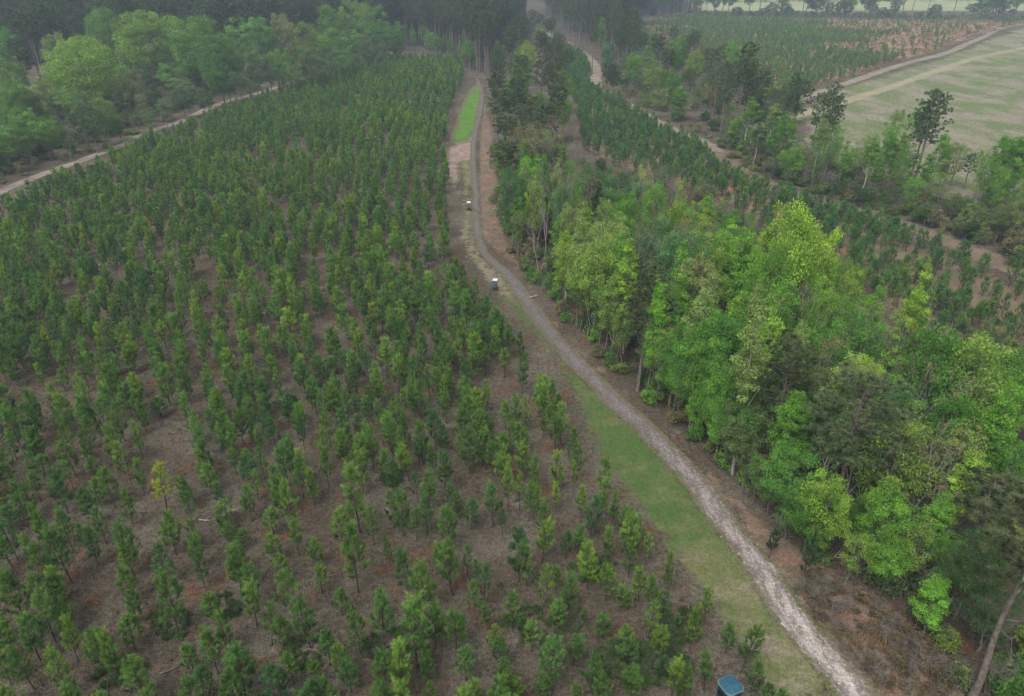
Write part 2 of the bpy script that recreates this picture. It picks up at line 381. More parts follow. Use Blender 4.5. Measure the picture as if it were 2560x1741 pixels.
# ------------------------------------------------------------------ plant generators (numpy)
class Geo:
    def __init__(s): s.V, s.F, s.A, s.n = [], [], [], 0
    def add(s, V, F, a):
        s.V.append(V); s.F.append(F + s.n); s.A.append(np.broadcast_to(a, (len(V),)).astype(float)); s.n += len(V)
    def tube(s, P, r, sides=5, a=.5):
        P = np.asarray(P, float); r = np.broadcast_to(np.asarray(r, float), (len(P),))
        T = np.gradient(P, axis=0); T /= np.linalg.norm(T, axis=1)[:, None] + 1e-9
        ref = np.where(np.abs(T[:, 2:3]) > .9, np.array([[1., 0, 0]]), np.array([[0, 0, 1.]]))
        U = np.cross(T, ref); U /= np.linalg.norm(U, axis=1)[:, None] + 1e-9
        Wv = np.cross(T, U); th = np.linspace(0, 2 * np.pi, sides, endpoint=False)
        V = P[:, None] + r[:, None, None] * (np.cos(th)[None, :, None] * U[:, None] + np.sin(th)[None, :, None] * Wv[:, None])
        m = len(P); i = np.arange(m - 1)[:, None] * sides; j = np.arange(sides)[None]; k = (j + 1) % sides
        a0, b0, c0, d0 = i + j, i + k, i + sides + k, i + sides + j
        F = np.concatenate([np.stack([a0, b0, c0], -1).reshape(-1, 3), np.stack([a0, c0, d0], -1).reshape(-1, 3)])
        s.add(V.reshape(-1, 3), F, a)
    def arrays(s):
        if not s.V: return np.zeros((0, 3)), np.zeros((0, 3), int), np.zeros(0)
        return np.concatenate(s.V), np.concatenate(s.F), np.concatenate(s.A)
def unit(v): return v / (np.linalg.norm(v, axis=-1, keepdims=True) + 1e-9)

def brush(g, rs, p, d, ln, n, nl, wd, a, spread=(28, 68)):
    """a bottlebrush shoot of pine needles"""
    d = d / np.linalg.norm(d)
    ref = np.array([0, 0, 1.]) if abs(d[2]) < .9 else np.array([1., 0, 0])
    u = np.cross(d, ref); u /= np.linalg.norm(u); w = np.cross(d, u)
    t = rs.rand(n) ** .8; th = rs.rand(n) * 2 * np.pi
    ang = np.radians(rs.uniform(spread[0], spread[1], n)) * (1 - .45 * t ** 3)
    perp = np.cos(th)[:, None] * u + np.sin(th)[:, None] * w
    nd = np.cos(ang)[:, None] * d + np.sin(ang)[:, None] * perp
    nd = unit(nd + rs.normal(0, .12, (n, 3)))
    o = p + d * (t * ln)[:, None]
    L = nl * rs.uniform(.75, 1.15, n)
    side = unit(np.cross(nd, rs.normal(0, 1, (n, 3)))) * (wd / 2)
    V = np.stack([o - side, o + side, o + nd * L[:, None]], 1).reshape(-1, 3)
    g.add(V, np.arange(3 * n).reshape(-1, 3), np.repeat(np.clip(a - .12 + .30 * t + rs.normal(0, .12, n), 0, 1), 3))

def gen_young_pine(seed, h=4.2, w=1.9, n=52, dense=1.0, bare=.26):
    rs = np.random.RandomState(seed); T, C = Geo(), Geo()
    nz = 7; zz = np.linspace(0, h * .97, nz)
    lean = rs.normal(0, .05, 2)
    px_ = np.column_stack([np.cumsum(rs.normal(0, .02, nz)) + lean[0] * zz / 2, np.cumsum(rs.normal(0, .02, nz)) + lean[1] * zz / 2, zz]); px_[0, :2] = 0
    T.tube(px_, np.interp(zz, [0, h], [.055, .010]), 6)
    tp = lambda z: np.array([np.interp(z, zz, px_[:, 0]), np.interp(z, zz, px_[:, 1]), z])
    nw = rs.randint(7, 10); UP = np.array([0, 0, 1.])
    for i in range(nw):
        t = bare + (.90 - bare) * (i / (nw - 1)) ** .95 + rs.normal(0, .012)
        prof = np.interp(t, [bare, .38, .60, .80, .92], [.74, 1.0, .72, .38, .18])
        k = rs.randint(4, 7) if t < .8 else rs.randint(3, 5)
        if rs.rand() < .12 * (2 - dense): k = 2
        az0 = rs.rand() * 6.28
        for j in range(k):
            az = az0 + j * 6.28 / k + rs.normal(0, .3)
            L = max(.14, (w / 2 - .12) * prof * rs.uniform(.55, 1.15))
            out = np.array([math.cos(az), math.sin(az), 0])
            up = rs.uniform(.10, .38); cu = rs.uniform(.25, .65)
            s0 = tp(t * h)
            pt = lambda s: s0 + out * L * s + UP * L * (up * s + cu * s * s)
            dr = lambda s: out * L + UP * L * (up + 2 * cu * s)
            T.tube(np.array([pt(s) for s in (0, .35, .7, 1.0)]), np.array([.016, .012, .008, .005]), 3)
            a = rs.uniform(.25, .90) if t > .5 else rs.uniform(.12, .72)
            d1 = unit(dr(1.0)) + UP * rs.uniform(.2, .8)
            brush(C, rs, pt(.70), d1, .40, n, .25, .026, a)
            for s in ((.35, .55, .75, .9) if L > .6 else (.5, .8) if L > .3 else (.6,)):
                if rs.rand() < .80 * dense:
                    sd = np.cross(out, UP) * rs.choice([-1, 1])
                    d2 = unit(dr(s)) * .7 + sd * rs.uniform(.3, 1.0) + UP * rs.uniform(.3, .9)
                    q = pt(s) + sd * rs.uniform(0, .12); T.tube(np.array([pt(s), q + unit(d2) * .2]), [.007, .004], 3)
                    brush(C, rs, q + unit(d2) * .06, d2, .30, int(n * .8), .23, .026, np.clip(a + rs.normal(0, .12), 0, 1))
    top = tp(h * .90)
    brush(C, rs, top - [0, 0, .30], np.array([rs.normal(0, .05), rs.normal(0, .05), 1.]), .80, int(n * 2.2), .24, .026, rs.uniform(.5, .85), (25, 66))
    for j in range(rs.randint(4, 7)):
        az = rs.rand() * 6.28; d = np.array([math.cos(az) * .42, math.sin(az) * .42, 1.])
        brush(C, rs, tp(h * rs.uniform(.76, .87)), d, .40, n, .23, .026, rs.uniform(.45, .85))
    return T, C

def leafblob(C, rs, c, rad, n, size, a, flat=.72, inner=.35, nz_up=.35):
    d = unit(rs.normal(0, 1, (n, 3))); r = (inner + (1 - inner) * rs.rand(n)) ** .8
    lump = 1 + .22 * np.sin(d[:, 0] * 4 + c[0] * 3) * np.sin(d[:, 1] * 5 + c[1] * 3)
    P = c + d * (r * lump)[:, None] * rad * np.array([1, 1, flat])
    nrm = unit(d * .55 + np.array([0, 0, nz_up]) + rs.normal(0, .55, (n, 3)))
    u = unit(np.cross(nrm, rs.normal(0, 1, (n, 3)))); v = np.cross(nrm, u)
    s = size * rs.uniform(.65, 1.3, n)[:, None]
    V = np.stack([P - u * s * .55, P + v * s * .36, P + u * s * .6 + nrm * s * .1, P - v * s * .36], 1).reshape(-1, 3)
    i = np.arange(n)[:, None] * 4
    F = np.concatenate([i + [0, 1, 2], i + [0, 2, 3]])
    C.add(V, F, np.repeat(np.clip(a + rs.normal(0, .16, n), 0, 1), 4))

def gen_broad(seed, h, w, base=.28, nclump=46, leaves=120, size=.26, rcl=(.13, .21), shape='round', tr=.16, limbs=5, wob=.5):
    """tapered trunk, limbs reaching into a crown of leaf clumps"""
    rs = np.random.RandomState(seed); T, C = Geo(), Geo()
    hc = h * (1 - base); zc = h * base + hc * .52
    fork = h * (base + .10)
    lean = rs.normal(0, .03, 2) * h
    zz = np.linspace(0, h * .78, 7)
    tpx = np.column_stack([lean[0] * (zz / h) ** 1.5 + np.r_[0, rs.normal(0, .008 * h, 6)], lean[1] * (zz / h) ** 1.5 + np.r_[0, rs.normal(0, .008 * h, 6)], zz])
    T.tube(tpx, np.interp(zz, [0, h * .06, h * .4, h * .8], [tr * 1.35, tr, tr * .66, tr * .18]), 7)
    tp = lambda z: np.array([np.interp(z, zz, tpx[:, 0]), np.interp(z, zz, tpx[:, 1]), z])
    pts = []
    tries = 0
    while len(pts) < nclump and tries < 6000:
        tries += 1
        d = unit(rs.normal(0, 1, 3)); r = rs.uniform(.35, 1.0) ** .55
        if shape == 'cone': rad = w / 2 * (1.08 - .72 * (d[2] * r + 1) / 2)
        elif shape == 'vase': rad = w / 2 * (.62 + .5 * (d[2] * r + 1) / 2)
        else: rad = w / 2
        asym = 1 + .22 * math.sin(math.atan2(d[1], d[0]) * 2 + seed) + .14 * math.sin(math.atan2(d[1], d[0]) * 3 + seed * 2)
        p = np.array([lean[0] * .6 + d[0] * r * rad * asym * .86, lean[1] * .6 + d[1] * r * rad * asym * .86, zc + d[2] * r * hc * .44])
        if any(np.linalg.norm(p - q) < w * .13 for q in pts): continue
        pts.append(p)
    L = []
    for i in range(limbs):
        az = i * 6.28 / limbs + rs.normal(0, .4); z0 = rs.uniform(base * h * .9, h * .55)
        tgt = np.array([math.cos(az) * w * .30, math.sin(az) * w * .30, z0 + hc * rs.uniform(.25, .42)])
        s0 = tp(z0); mid = s0 * .5 + tgt * .5 + np.array([0, 0, -.05 * h]) + rs.normal(0, .02 * h, 3)
        P = np.array([s0, s0 * .3 + mid * .7, mid * .5 + tgt * .5, tgt]); T.tube(P, [tr * .5, tr * .4, tr * .28, tr * .14], 5); L.append(P)
    nodes = np.concatenate([np.array([tp(z) for z in np.linspace(base * h, h * .76, 8)])] + [np.array([P[1], P[2], P[3]]) for P in L])
    for p in pts:
        dd = np.linalg.norm(nodes - p, axis=1) + np.where(nodes[:, 2] > p[2], 1.5, 0)
        q = nodes[np.argmin(dd)]; m = (p + q) / 2 + np.array([0, 0, -.08]) * np.linalg.norm(p - q) + rs.normal(0, .1 * wob, 3)
        T.tube(np.array([q, m, p]), [tr * .20, tr * .14, tr * .05], 3)
        rc = w * rs.uniform(*rcl); a = rs.uniform(.28, .72)
        for _ in range(3):
            e = p + unit(rs.normal(0, 1, 3)) * rc * .8; T.tube(np.array([p, (p + e) / 2 + rs.normal(0, .06, 3), e]), [tr * .06, tr * .045, tr * .02], 3)
        leafblob(C, rs, p, rc, int(leaves * rs.uniform(.6, 1.3)), size, a)
    return T, C

def gen_pine(seed, h=18.0, w=5.5, base=.50, nb=34, nn=46, tr=.20):
    """mature pine: long bare trunk, ragged crown of needle tufts"""
    rs = np.random.RandomState(seed); T, C = Geo(), Geo()
    zz = np.linspace(0, h * .985, 9); px_ = np.column_stack([np.r_[0, np.cumsum(rs.normal(0, .07, 8))], np.r_[0, np.cumsum(rs.normal(0, .07, 8))], zz])
    T.tube(px_, np.interp(zz, [0, h * .05, h], [tr * 1.25, tr, tr * .22]), 7)
    tp = lambda z: np.array([np.interp(z, zz, px_[:, 0]), np.interp(z, zz, px_[:, 1]), z])
    for i in range(nb):
        t = base + (.99 - base) * (i + rs.rand()) / nb
        prof = np.interp(t, [base, base + .15, .80, .92, 1.0], [.55, .95, .92, .62, .22])
        L = w / 2 * prof * rs.uniform(.55, 1.15); az = i * 2.4 + rs.normal(0, .5)
        out = np.array([math.cos(az), math.sin(az), 0]); s0 = tp(t * h); up = rs.uniform(-.05, .35)
        pt = lambda s: s0 + out * L * s + np.array([0, 0, 1.]) * L * (up * s + .18 * s * s)
        T.tube(np.array([pt(s) for s in (0, .4, .75, 1)]), [tr * .26, tr * .18, tr * .11, tr * .05], 4)
        for s in (.55, .78, 1.0) if L > 1.2 else (.7, 1.0):
            for q in range(2):
                c = pt(s) + rs.normal(0, .32, 3) * np.array([1, 1, .5]) + np.array([0, 0, .18])
                T.tube(np.array([pt(max(s - .1, 0)), c]), [tr * .06, tr * .03], 3)
                a = rs.uniform(.2, .75)
                for _ in range(3):
                    brush(C, rs, c, unit(rs.normal(0, .7, 3) + np.array([0, 0, .8]) + out * .4), .22, nn // 2, .34, .050, a, (20, 85))
    for i in range(7):
        t = rs.uniform(base * .55, base); az = rs.rand() * 6.28; L = rs.uniform(.4, 1.5)
        s0 = tp(t * h); e = s0 + np.array([math.cos(az) * L, math.sin(az) * L, rs.uniform(-.3, .2) * L])
        T.tube(np.array([s0, (s0 + e) / 2 + rs.normal(0, .05, 3), e]), [tr * .16, tr * .1, tr * .04], 3)
    return T, C

def gen_bare(seed, h=12.0, tr=.15, depth=5, leafy=0.15, spread=.55, fork=.42):
    rs = np.random.RandomState(seed); T, C = Geo(), Geo()
    def rec(p, d, L, r, k):
        n = 4; P = [p]; q = p.copy(); dd = d.copy()
        for i in range(n - 1):
            dd = unit(dd + rs.normal(0, .10, 3) + np.array([0, 0, .05])); q = q + dd * L / (n - 1); P.append(q)
        T.tube(np.array(P), np.linspace(r, r * .66, n), 5 if k > 3 else 3)
        if k == 0:
            if rs.rand() < leafy: leafblob(C, rs, q, .34, 12, .13, rs.uniform(.3, .8))
            return
        m = rs.randint(2, 4) if k > 1 else rs.randint(3, 5)
        for i in range(m):
            ax = unit(rs.normal(0, 1, 3)); nd = unit(dd + unit(np.cross(dd, ax)) * rs.uniform(.6, 1.25) * spread * (1.1 if i else .6) + np.array([0, 0, .12]))
            rec(q if (i < 2 or k < 2) else P[2], nd, L * rs.uniform(.60, .84), r * rs.uniform(.52, .70), k - 1)
    rec(np.zeros(3), unit(np.array([rs.normal(0, .06), rs.normal(0, .06), 1.])), h * fork, tr, depth)
    return T, C

def gen_shrub(seed, h=2.6, w=2.6, stems=7, nclump=16, leaves=70, size=.17, twig=1.0):
    rs = np.random.RandomState(seed); T, C = Geo(), Geo()
    for i in range(stems):
        az = rs.rand() * 6.28; r = w / 2 * rs.uniform(.2, .9); e = np.array([math.cos(az) * r, math.sin(az) * r, h * rs.uniform(.55, 1)])
        P = np.array([[rs.normal(0, .08), rs.normal(0, .08), 0], e * [.4, .4, .5] + rs.normal(0, .08, 3), e]); T.tube(P, [.03, .02, .008], 4)
        for _ in range(int(5 * twig)):
            s = rs.uniform(.4, 1); b = P[1] * (1 - s) + P[2] * s; f = b + unit(rs.normal(0, 1, 3) + [0, 0, .5]) * rs.uniform(.3, .8)
            T.tube(np.array([b, (b + f) / 2 + rs.normal(0, .05, 3), f]), [.010, .008, .004], 3)
    for i in range(nclump):
        d = unit(rs.normal(0, 1, 3)); d[2] = abs(d[2]); r = rs.uniform(.4, 1)
        c = np.array([d[0] * w / 2 * r * .8, d[1] * w / 2 * r * .8, .25 * h + d[2] * h * .6 * r])
        leafblob(C, rs, c, w * rs.uniform(.13, .22), int(leaves * rs.uniform(.6, 1.3)), size, rs.uniform(.25, .75), .8)
    return T, C

class Kind:
    """a plant variant: trunk mesh, crown mesh, and both joined in one mesh (for the uncounted masses)"""
    def __init__(s, name, TC, h, w, bark, leaf, both=False):
        T, C = TC; s.h, s.w = h, w
        tv, tf, ta = T.arrays(); cv, cf, ca = C.arrays()
        s.trunk = mesh(name + '_trunk', tv, tf, [bark], {'rnd': ta}, None, True)
        s.crown = mesh(name + '_crown', cv, cf, [leaf], {'rnd': ca}) if len(cf) else None
        s.src = None
        if both:
            me = mesh(name + '_whole', np.concatenate([tv, cv]), np.concatenate([tf, cf + len(tv)]), [bark, leaf], {'rnd': np.concatenate([ta, ca])},
                      np.r_[np.zeros(len(tf)), np.ones(len(cf))])
            s.src = bpy.data.objects.new(name + '_whole', me)
KY = [Kind('young_pine', gen_young_pine(100 + i, h, w, n, d, b), h, w, B_YOUNG, M_NEEDLE, True) for i, (h, w, n, d, b) in enumerate([
      (4.2, 1.9, 66, .9, .24), (4.4, 1.6, 62, .75, .28), (4.0, 2.2, 66, .95, .20), (4.6, 1.7, 60, .8, .30), (3.6, 1.5, 60, .7, .22), (4.2, 2.1, 70, 1.0, .14), (4.4, 1.3, 56, .5, .34), (4.0, 1.8, 66, .85, .26), (4.3, 2.0, 56, .55, .28), (4.1, 1.7, 64, .65, .24), (4.5, 2.0, 64, .7, .30), (3.9, 1.6, 64, 1.0, .20)])]
KN = [Kind('small_pine', gen_young_pine(150 + i, 3.2, 1.45 + .15 * i, 40, .45, .22), 3.2, 1.6, B_YOUNG, M_NEEDLE, True) for i in range(4)]
KR = [Kind('round_tree', gen_broad(200 + i, 12, 7.5, .18 + .03 * i, 50, 250, .18, (.10, .17), 'round'), 12, 7.5, B_GREY, M_LEAF, i < 2) for i in range(4)]
KM = [Kind('oval_tree', gen_broad(220 + i, 13, 5.0, .20, 44, 200, .17, (.10, .18), 'cone', .13, 4), 13, 5.0, B_GREY, M_LEAF, False) for i in range(4)]
KT = [Kind('slender_tree', gen_broad(240 + i, 15, 3.6, .42 - .06 * i, 32, 160, .165, (.12, .21), 'cone', .12, 3), 15, 3.6, B_PALE if i == 0 else B_GREY, M_LEAF) for i in range(3)]
KA = [Kind('airy_tree', gen_broad(260 + i, 12, 5.2, .24, 46, 78, .15, (.09, .17), 'vase', .10, 6, .9), 12, 5.2, B_GREY, M_LEAF) for i in range(4)]
KO = [Kind('oak', gen_broad(280 + i, 22, 20, .17, 110, 300, .32, (.075, .125), 'round', .42, 7), 22, 20, B_GREY, M_LEAF) for i in range(3)]
KP = [Kind('pine', gen_pine(300 + i, 18, w, b, nb + 8, 60), 18, w, B_PINE, M_PINE, True) for i, (w, b, nb) in enumerate([(5.5, .50, 34), (4.8, .58, 30), (6.2, .45, 38), (4.4, .66, 24)])]
KB = [Kind('bare', gen_bare(320 + i, 12, .11, 6, lf, sp, fk), 13.5, 8, B_BARE, M_LEAF) for i, (lf, sp, fk) in enumerate([(.12, .55, .40), (.3, .45, .45), (.05, .62, .32), (.5, .5, .36)])]
KS = [Kind('shrub', gen_shrub(340 + i, 2.6, 2.6, 7, nc, lv, .17, tw_), 2.6, 2.6, B_GREY, M_LEAF, True) for i, (nc, lv, tw_) in enumerate([(16, 70, 1), (20, 80, 1), (9, 40, 2.0), (4, 30, 3.0)])]

# ------------------------------------------------------------------ placing plants
LABELS = []     # (object, screen x, singular look, plural look, place)
def plant(name, kind, x, y, h, w, tint, look, plural, place, cat, group=None, rot=None, lean=None, label=None):
    e = bpy.data.objects.new(name, None); COL.objects.link(e)
    e.empty_display_size = .3; e.location = (x, y, 0)
    rz = random.random() * 6.28 if rot is None else rot
    e.rotation_euler = (lean[0] if lean else 0, lean[1] if lean else 0, rz)
    e.scale = (w / kind.w, w / kind.w, h / kind.h)
    e['category'] = cat
    if group: e['group'] = group
    obj('trunk', kind.trunk, e)
    if kind.crown is not None:
        c = obj('crown', kind.crown, e); c['tint'] = tuple(float(v) for v in tint)
    if label: e['label'] = label
    else: LABELS.append((e, proj(x, y, h * .6)[0], look, plural, place))
    return e

def scatter(name, kinds, P, rot, scl, tint, label, cat=None, z=None):
    """ONE object of uncounted plants: copies of a few meshes on the points P"""
    n = len(P); rs = np.random.RandomState(len(name) + n)
    me = bpy.data.meshes.new(name); me.vertices.add(n)
    co = np.column_stack([P, np.zeros(n) if z is None else z]).astype(np.float32); me.vertices.foreach_set('co', co.ravel())
    for nm, typ, val, key in (('rot', 'FLOAT_VECTOR', rot, 'vector'), ('scl', 'FLOAT_VECTOR', scl, 'vector'), ('tint', 'FLOAT_COLOR', np.column_stack([tint, np.ones(n)]), 'color')):
        a = me.attributes.new(nm, typ, 'POINT'); a.data.foreach_set(key, np.ascontiguousarray(val, dtype=np.float32).ravel())
    a = me.attributes.new('idx', 'INT', 'POINT'); a.data.foreach_set('value', rs.randint(0, len(kinds), n).astype(np.int32))
    o = obj(name, me); o['kind'] = 'stuff'; o['label'] = label
    ng = bpy.data.node_groups.new(name, 'GeometryNodeTree')
    ng.interface.new_socket('Geometry', in_out='INPUT', socket_type='NodeSocketGeometry'); ng.interface.new_socket('Geometry', in_out='OUTPUT', socket_type='NodeSocketGeometry')
    N, L = ng.nodes, ng.links
    gi, go = N.new('NodeGroupInput'), N.new('NodeGroupOutput')
    jn = N.new('GeometryNodeJoinGeometry')
    for k in kinds:
        oi = N.new('GeometryNodeObjectInfo'); oi.inputs['Object'].default_value = k; oi.inputs['As Instance'].default_value = False
        gt = N.new('GeometryNodeGeometryToInstance'); L.new(oi.outputs['Geometry'], gt.inputs[0]); L.new(gt.outputs[0], jn.inputs[0])
    ip = N.new('GeometryNodeInstanceOnPoints'); ip.inputs['Pick Instance'].default_value = True
    L.new(gi.outputs[0], ip.inputs['Points']); L.new(jn.outputs[0], ip.inputs['Instance'])
    for nm, typ, sock in (('rot', 'FLOAT_VECTOR', 'Rotation'), ('scl', 'FLOAT_VECTOR', 'Scale'), ('idx', 'INT', 'Instance Index')):
        na = N.new('GeometryNodeInputNamedAttribute'); na.data_type = typ; na.inputs['Name'].default_value = nm
        L.new(na.outputs['Attribute'], ip.inputs[sock])
    L.new(ip.outputs[0], go.inputs[0])
    md = o.modifiers.new('scatter', 'NODES'); md.node_group = ng
    return o

rng = np.random.RandomState(7); random.seed(11)
# ---- young pines of the near rows, as the photograph shows them: (tip x, tip y, foot x, foot y[, width])
near7 = [(1030,60,1100,375,2.0),(910,40,950,260,1.3),(1205,260,1270,470,1.5),(1250,430,1300,640,1.5),(1300,640,1350,870,1.5),(1020,580,1090,850,1.7),(1090,770,1180,1180,2.4),(760,590,885,790,1.9),(800,740,870,980,1.8),
 (820,890,900,1100,1.7),(860,1060,885,1270,2.2),(400,340,470,600,1.7),(370,470,475,840,2.3),(240,590,330,900,1.9),(270,370,340,620,1.6),(570,200,640,450,2.0),(600,140,660,330,1.6),(720,80,760,340,1.9),(810,230,880,465,1.5),
 (810,450,880,790,2.1),(660,350,700,580,1.6),(500,440,560,600,1.5),(620,470,650,720,1.5),(340,720,430,960,1.8),(60,740,190,1140,2.2),(220,770,290,1000,1.6),(270,900,370,1230,2.2),(420,960,485,1180,1.7),(20,1100,100,1330,1.9),
 (130,1250,230,1540,1.7),(360,1250,470,1581,1.8),(20,1290,75,1500,1.7),(60,1520,100,1700,1.8),(930,1330,960,1640,2.3),(1230,1240,1290,1450,1.6),(1310,1400,1345,1600,1.9),(1370,900,1420,1100,1.9),(1470,1050,1495,1300,1.6),
 (1580,720,1660,1000,1.9),(1630,850,1690,1120,1.7),(1500,580,1580,760,1.7),(1560,480,1600,620,1.5),(1430,310,1490,520,1.8),(1480,430,1540,600,1.6),(1340,60,1400,250,2.0),(1410,160,1450,320,1.6),(1560,10,1640,200,2.2),(1640,110,1700,300,1.8),
 (1740,330,1800,520,2.1),(1780,530,1830,700,1.8),(1820,640,1870,850,1.8),(1900,740,1945,1090,2.1),(1740,990,1790,1250,1.7),(1830,1060,1870,1270,1.7),(2110,720,2120,900,1.7),(2060,570,2090,740,1.7),(1800,60,1845,330,1.5),(1860,150,1945,530,2.0),
 (2040,110,2070,330,1.6),(2220,360,2250,640,2.0),(2130,1120,2170,1350,1.7),(1910,1300,1940,1500,1.8),(2030,1480,2080,1700,2.0),(2220,860,2255,1050,1.6),(2200,1250,2260,1480,1.8),(70,430,120,690,1.9),(20,500,85,740,1.8),(140,270,190,480,1.7),
 (350,100,410,300,1.9),(220,100,270,300,1.8),(100,170,150,340,1.7),(10,180,50,400,1.8),(1150,700,1165,830,1.0),(690,1550,720,1720,1.6),(1000,1520,1020,1700,1.6),(160,1590,200,1760,1.5),(2120,1450,2160,1640,1.7)]
near6 = [(240,860,240,1080,1.4),(80,1010,115,1310,1.7),(360,960,470,1400,2.6),(590,980,600,1140,1.1),(500,720,535,1060,2.1),(370,630,430,930,1.8),(280,530,300,720,1.1),(700,580,715,920,2.1),(800,580,810,800,1.1),(600,620,610,780,1.0),
 (880,690,880,850,.8),(870,840,870,1080,1.5),(940,980,950,1160,1.5),(750,1000,745,1290,2.3),(1010,1120,985,1300,1.6),(1040,1190,1030,1380,1.6),(550,1300,560,1500,1.7),(800,1270,800,1480,1.9),(270,1280,280,1500,2.1),(30,1350,50,1560,1.8),
 (560,1490,560,1650,1.2),(850,1500,860,1680,1.6),(1060,1360,1060,1560,1.6),(1090,1460,1080,1700,2.6),(1230,1100,1230,1290,1.8),(1320,1200,1340,1540,2.3),(1520,1150,1505,1380,1.6),(1570,1010,1570,1130,.9),(1390,950,1390,1170,2.0),(1110,910,1105,1140,1.5),
 (1740,1020,1700,1200,2.0),(1820,1110,1830,1330,1.8),(1880,1200,1870,1420,2.1),(1640,1310,1620,1560,1.9),(1910,1400,1880,1600,2.0),(2080,1110,2060,1330,1.9),(2100,1310,2090,1450,1.6),(2170,1370,2150,1600,1.5),(1530,1500,1520,1700,1.5),(1140,470,1150,830,1.9),
 (1200,570,1200,860,1.6),(1290,420,1300,700,1.7),(1310,700,1300,1050,1.5),(1400,720,1395,890,1.2),(1450,480,1455,680,1.4),(1540,460,1540,640,1.5),(1590,570,1605,880,2.1),(1720,730,1720,960,2.0),(1760,470,1735,690,1.4),(1830,820,1820,1000,1.6),
 (1880,870,1860,1010,1.4),(1890,580,1870,800,1.5),(1945,720,1935,960,1.5),(1990,500,1985,720,1.2),(1940,420,1930,600,1.4),(1890,350,1885,560,1.3),(1820,330,1820,550,1.3),(1780,240,1765,470,1.2),(1680,160,1690,430,1.1),(1630,280,1615,550,1.5),
 (1560,230,1555,430,1.6),(1400,190,1400,380,1.4),(1550,50,1510,250,1.1),(1290,200,1285,420,1.5),(1215,180,1215,430,1.5),(1150,100,1155,360,1.3),(1085,60,1080,340,1.5),(970,200,980,470,1.5),(1040,290,1045,540,1.0),(850,270,840,480,2.0),
 (710,190,715,400,1.7),(760,240,760,420,1.3),(480,110,490,310,1.4),(410,250,390,530,1.8),(470,330,480,560,1.6),(570,260,550,520,1.7),(320,240,330,480,1.4),(210,340,195,590,1.9),(60,50,105,500,2.3),(20,400,95,900,2.2),(2130,650,2120,900,1.2),
 (2040,790,2030,1020,1.5),(2110,910,2090,1100,1.3),(1160,1060,1170,1200,1.1),(1700,1450,1690,1640,1.6),(2200,1060,2190,1160,.8),(1300,1440,1300,1600,1.5)]
near5 = [(170,920,150,1130,1.1),(290,1120,280,1320,1.4),(340,1150,370,1440,1.6),(130,1310,150,1560,1.2),(430,1360,430,1560,1.5),(510,1500,520,1680,1.4),(590,1540,600,1720,1.4),(20,1380,10,1640,1.3)]
YP = []          # x, y, h, w, hand?
for z_, lst in ((Z7, near7), (Z6, near6), (Z5, near5)):
    for a, b, c, d, w_ in lst:
        fx, fy = z_(c, d); x, y, h = height_for(fx, fy, z_(a, b)[1])
        YP.append((x, y, min(max(h, 1.6), 6.2), w_ * (.82 if h < 4 else .90), 1))
BX, BY = at(1827, 1712, 2.05)
YP = [p for p in YP if not (abs(p[0] - BX) < 1.0 and -3.0 < p[1] - BY < .9)]
hand = np.array([(p[0], p[1]) for p in YP] + [(BX, BY), (BX, BY - 1.2), (BX, BY - 2.4)])
# ---- the rest of the plantation, in rows that follow the lane
YY = np.arange(20, 330, 1.0)
hd = np.radians(np.interp(YY, [20, 60, 85, 120, 400], [-31, -28, -18, -4, -1]))
gx_ = np.concatenate([[0], np.cumsum(np.tan(hd))])[:-1]
pl = np.array(plantation)
pts = []
for d in np.arange(-170, 120, 2.45):
    y = 16 + rng.rand() * 2
    while y < 330:
        cosh = math.cos(np.interp(y, YY, hd))
        pts.append((d + np.interp(y, YY, gx_) + rng.normal(0, .42), y + rng.normal(0, .4))); y += 1.4 * cosh * rng.uniform(.8, 1.25)
pts = np.array(pts); pts = pts[in_poly(pts, pl)]
pts = pts[dist_poly(pts, pl) > .5]
scr = np.array([proj(a, b) for a, b in pts])
inside_hand = (scr[:, 1] > 1205) & (scr[:, 0] > -40) & (scr[:, 1] < 1790)
near_hand = np.array([np.min(np.hypot(*(hand - p).T)) for p in pts])
keep = (near_hand > 1.25) & (rng.rand(len(pts)) > np.where(inside_hand, .50, .10))
gapw = wobble(pts[:, 0], pts[:, 1], .16, 21) + .6 * wobble(pts[:, 0], pts[:, 1], .41, 33)
keep &= ~((gapw > .50) & (rng.rand(len(pts)) < .62))
# clearings the photograph shows (source pixels: x, y, rx, ry)
for cx, cy, rx, ry in [(200,1490,62,130),(385,1350,50,100),(420,1600,120,70),(640,1640,70,60),(1220,1370,75,45),(1245,1450,45,70),(1165,1330,60,35),(1390,1285,50,26),(280,1400,40,50),(1000,1440,60,50),(430,1110,70,60),(445,1195,52,60),(400,1290,48,50),(1140,650,30,60),(560,835,40,25),(830,880,60,30),(800,830,30,14),(1190,470,60,20),(1080,1090,50,40),(660,720,24,20),(420,575,50,16),(470,578,20,10),(180,760,40,18),(1350,1180,60,60),(740,360,16,14),(1100,250,14,10)]:
    e = ((scr[:, 0] - cx) / rx) ** 2 + ((scr[:, 1] - cy) / ry) ** 2
    keep &= ~(e < rng.uniform(.55, 1.25, len(pts)))
pts = pts[keep]
for x, y in pts:
    s = 1.0 + .10 * wobble(x, y, .05, 3) + rng.normal(0, .10)
    h = 4.0 * s * (1.0 if rng.rand() > .16 else rng.uniform(.5, .8))
    YP.append((x, y, h, 1.58 * s * rng.uniform(.68, 1.3), 0))
def pine_tint(x, y):
    v = wobble(x, y, .09, 5) * .35 + rng.normal(-.1, .48)
    a, b, c = np.array([.126, .236, .056]), np.array([.200, .315, .054]), np.array([.084, .180, .064])
    t = a + (b - a) * np.clip(v, 0, 1.4) + (c - a) * np.clip(-v, 0, 1.2)
    if rng.rand() < .006: t = np.array([.23, .30, .05])
    return t * rng.uniform(.85, 1.15)
rows = []
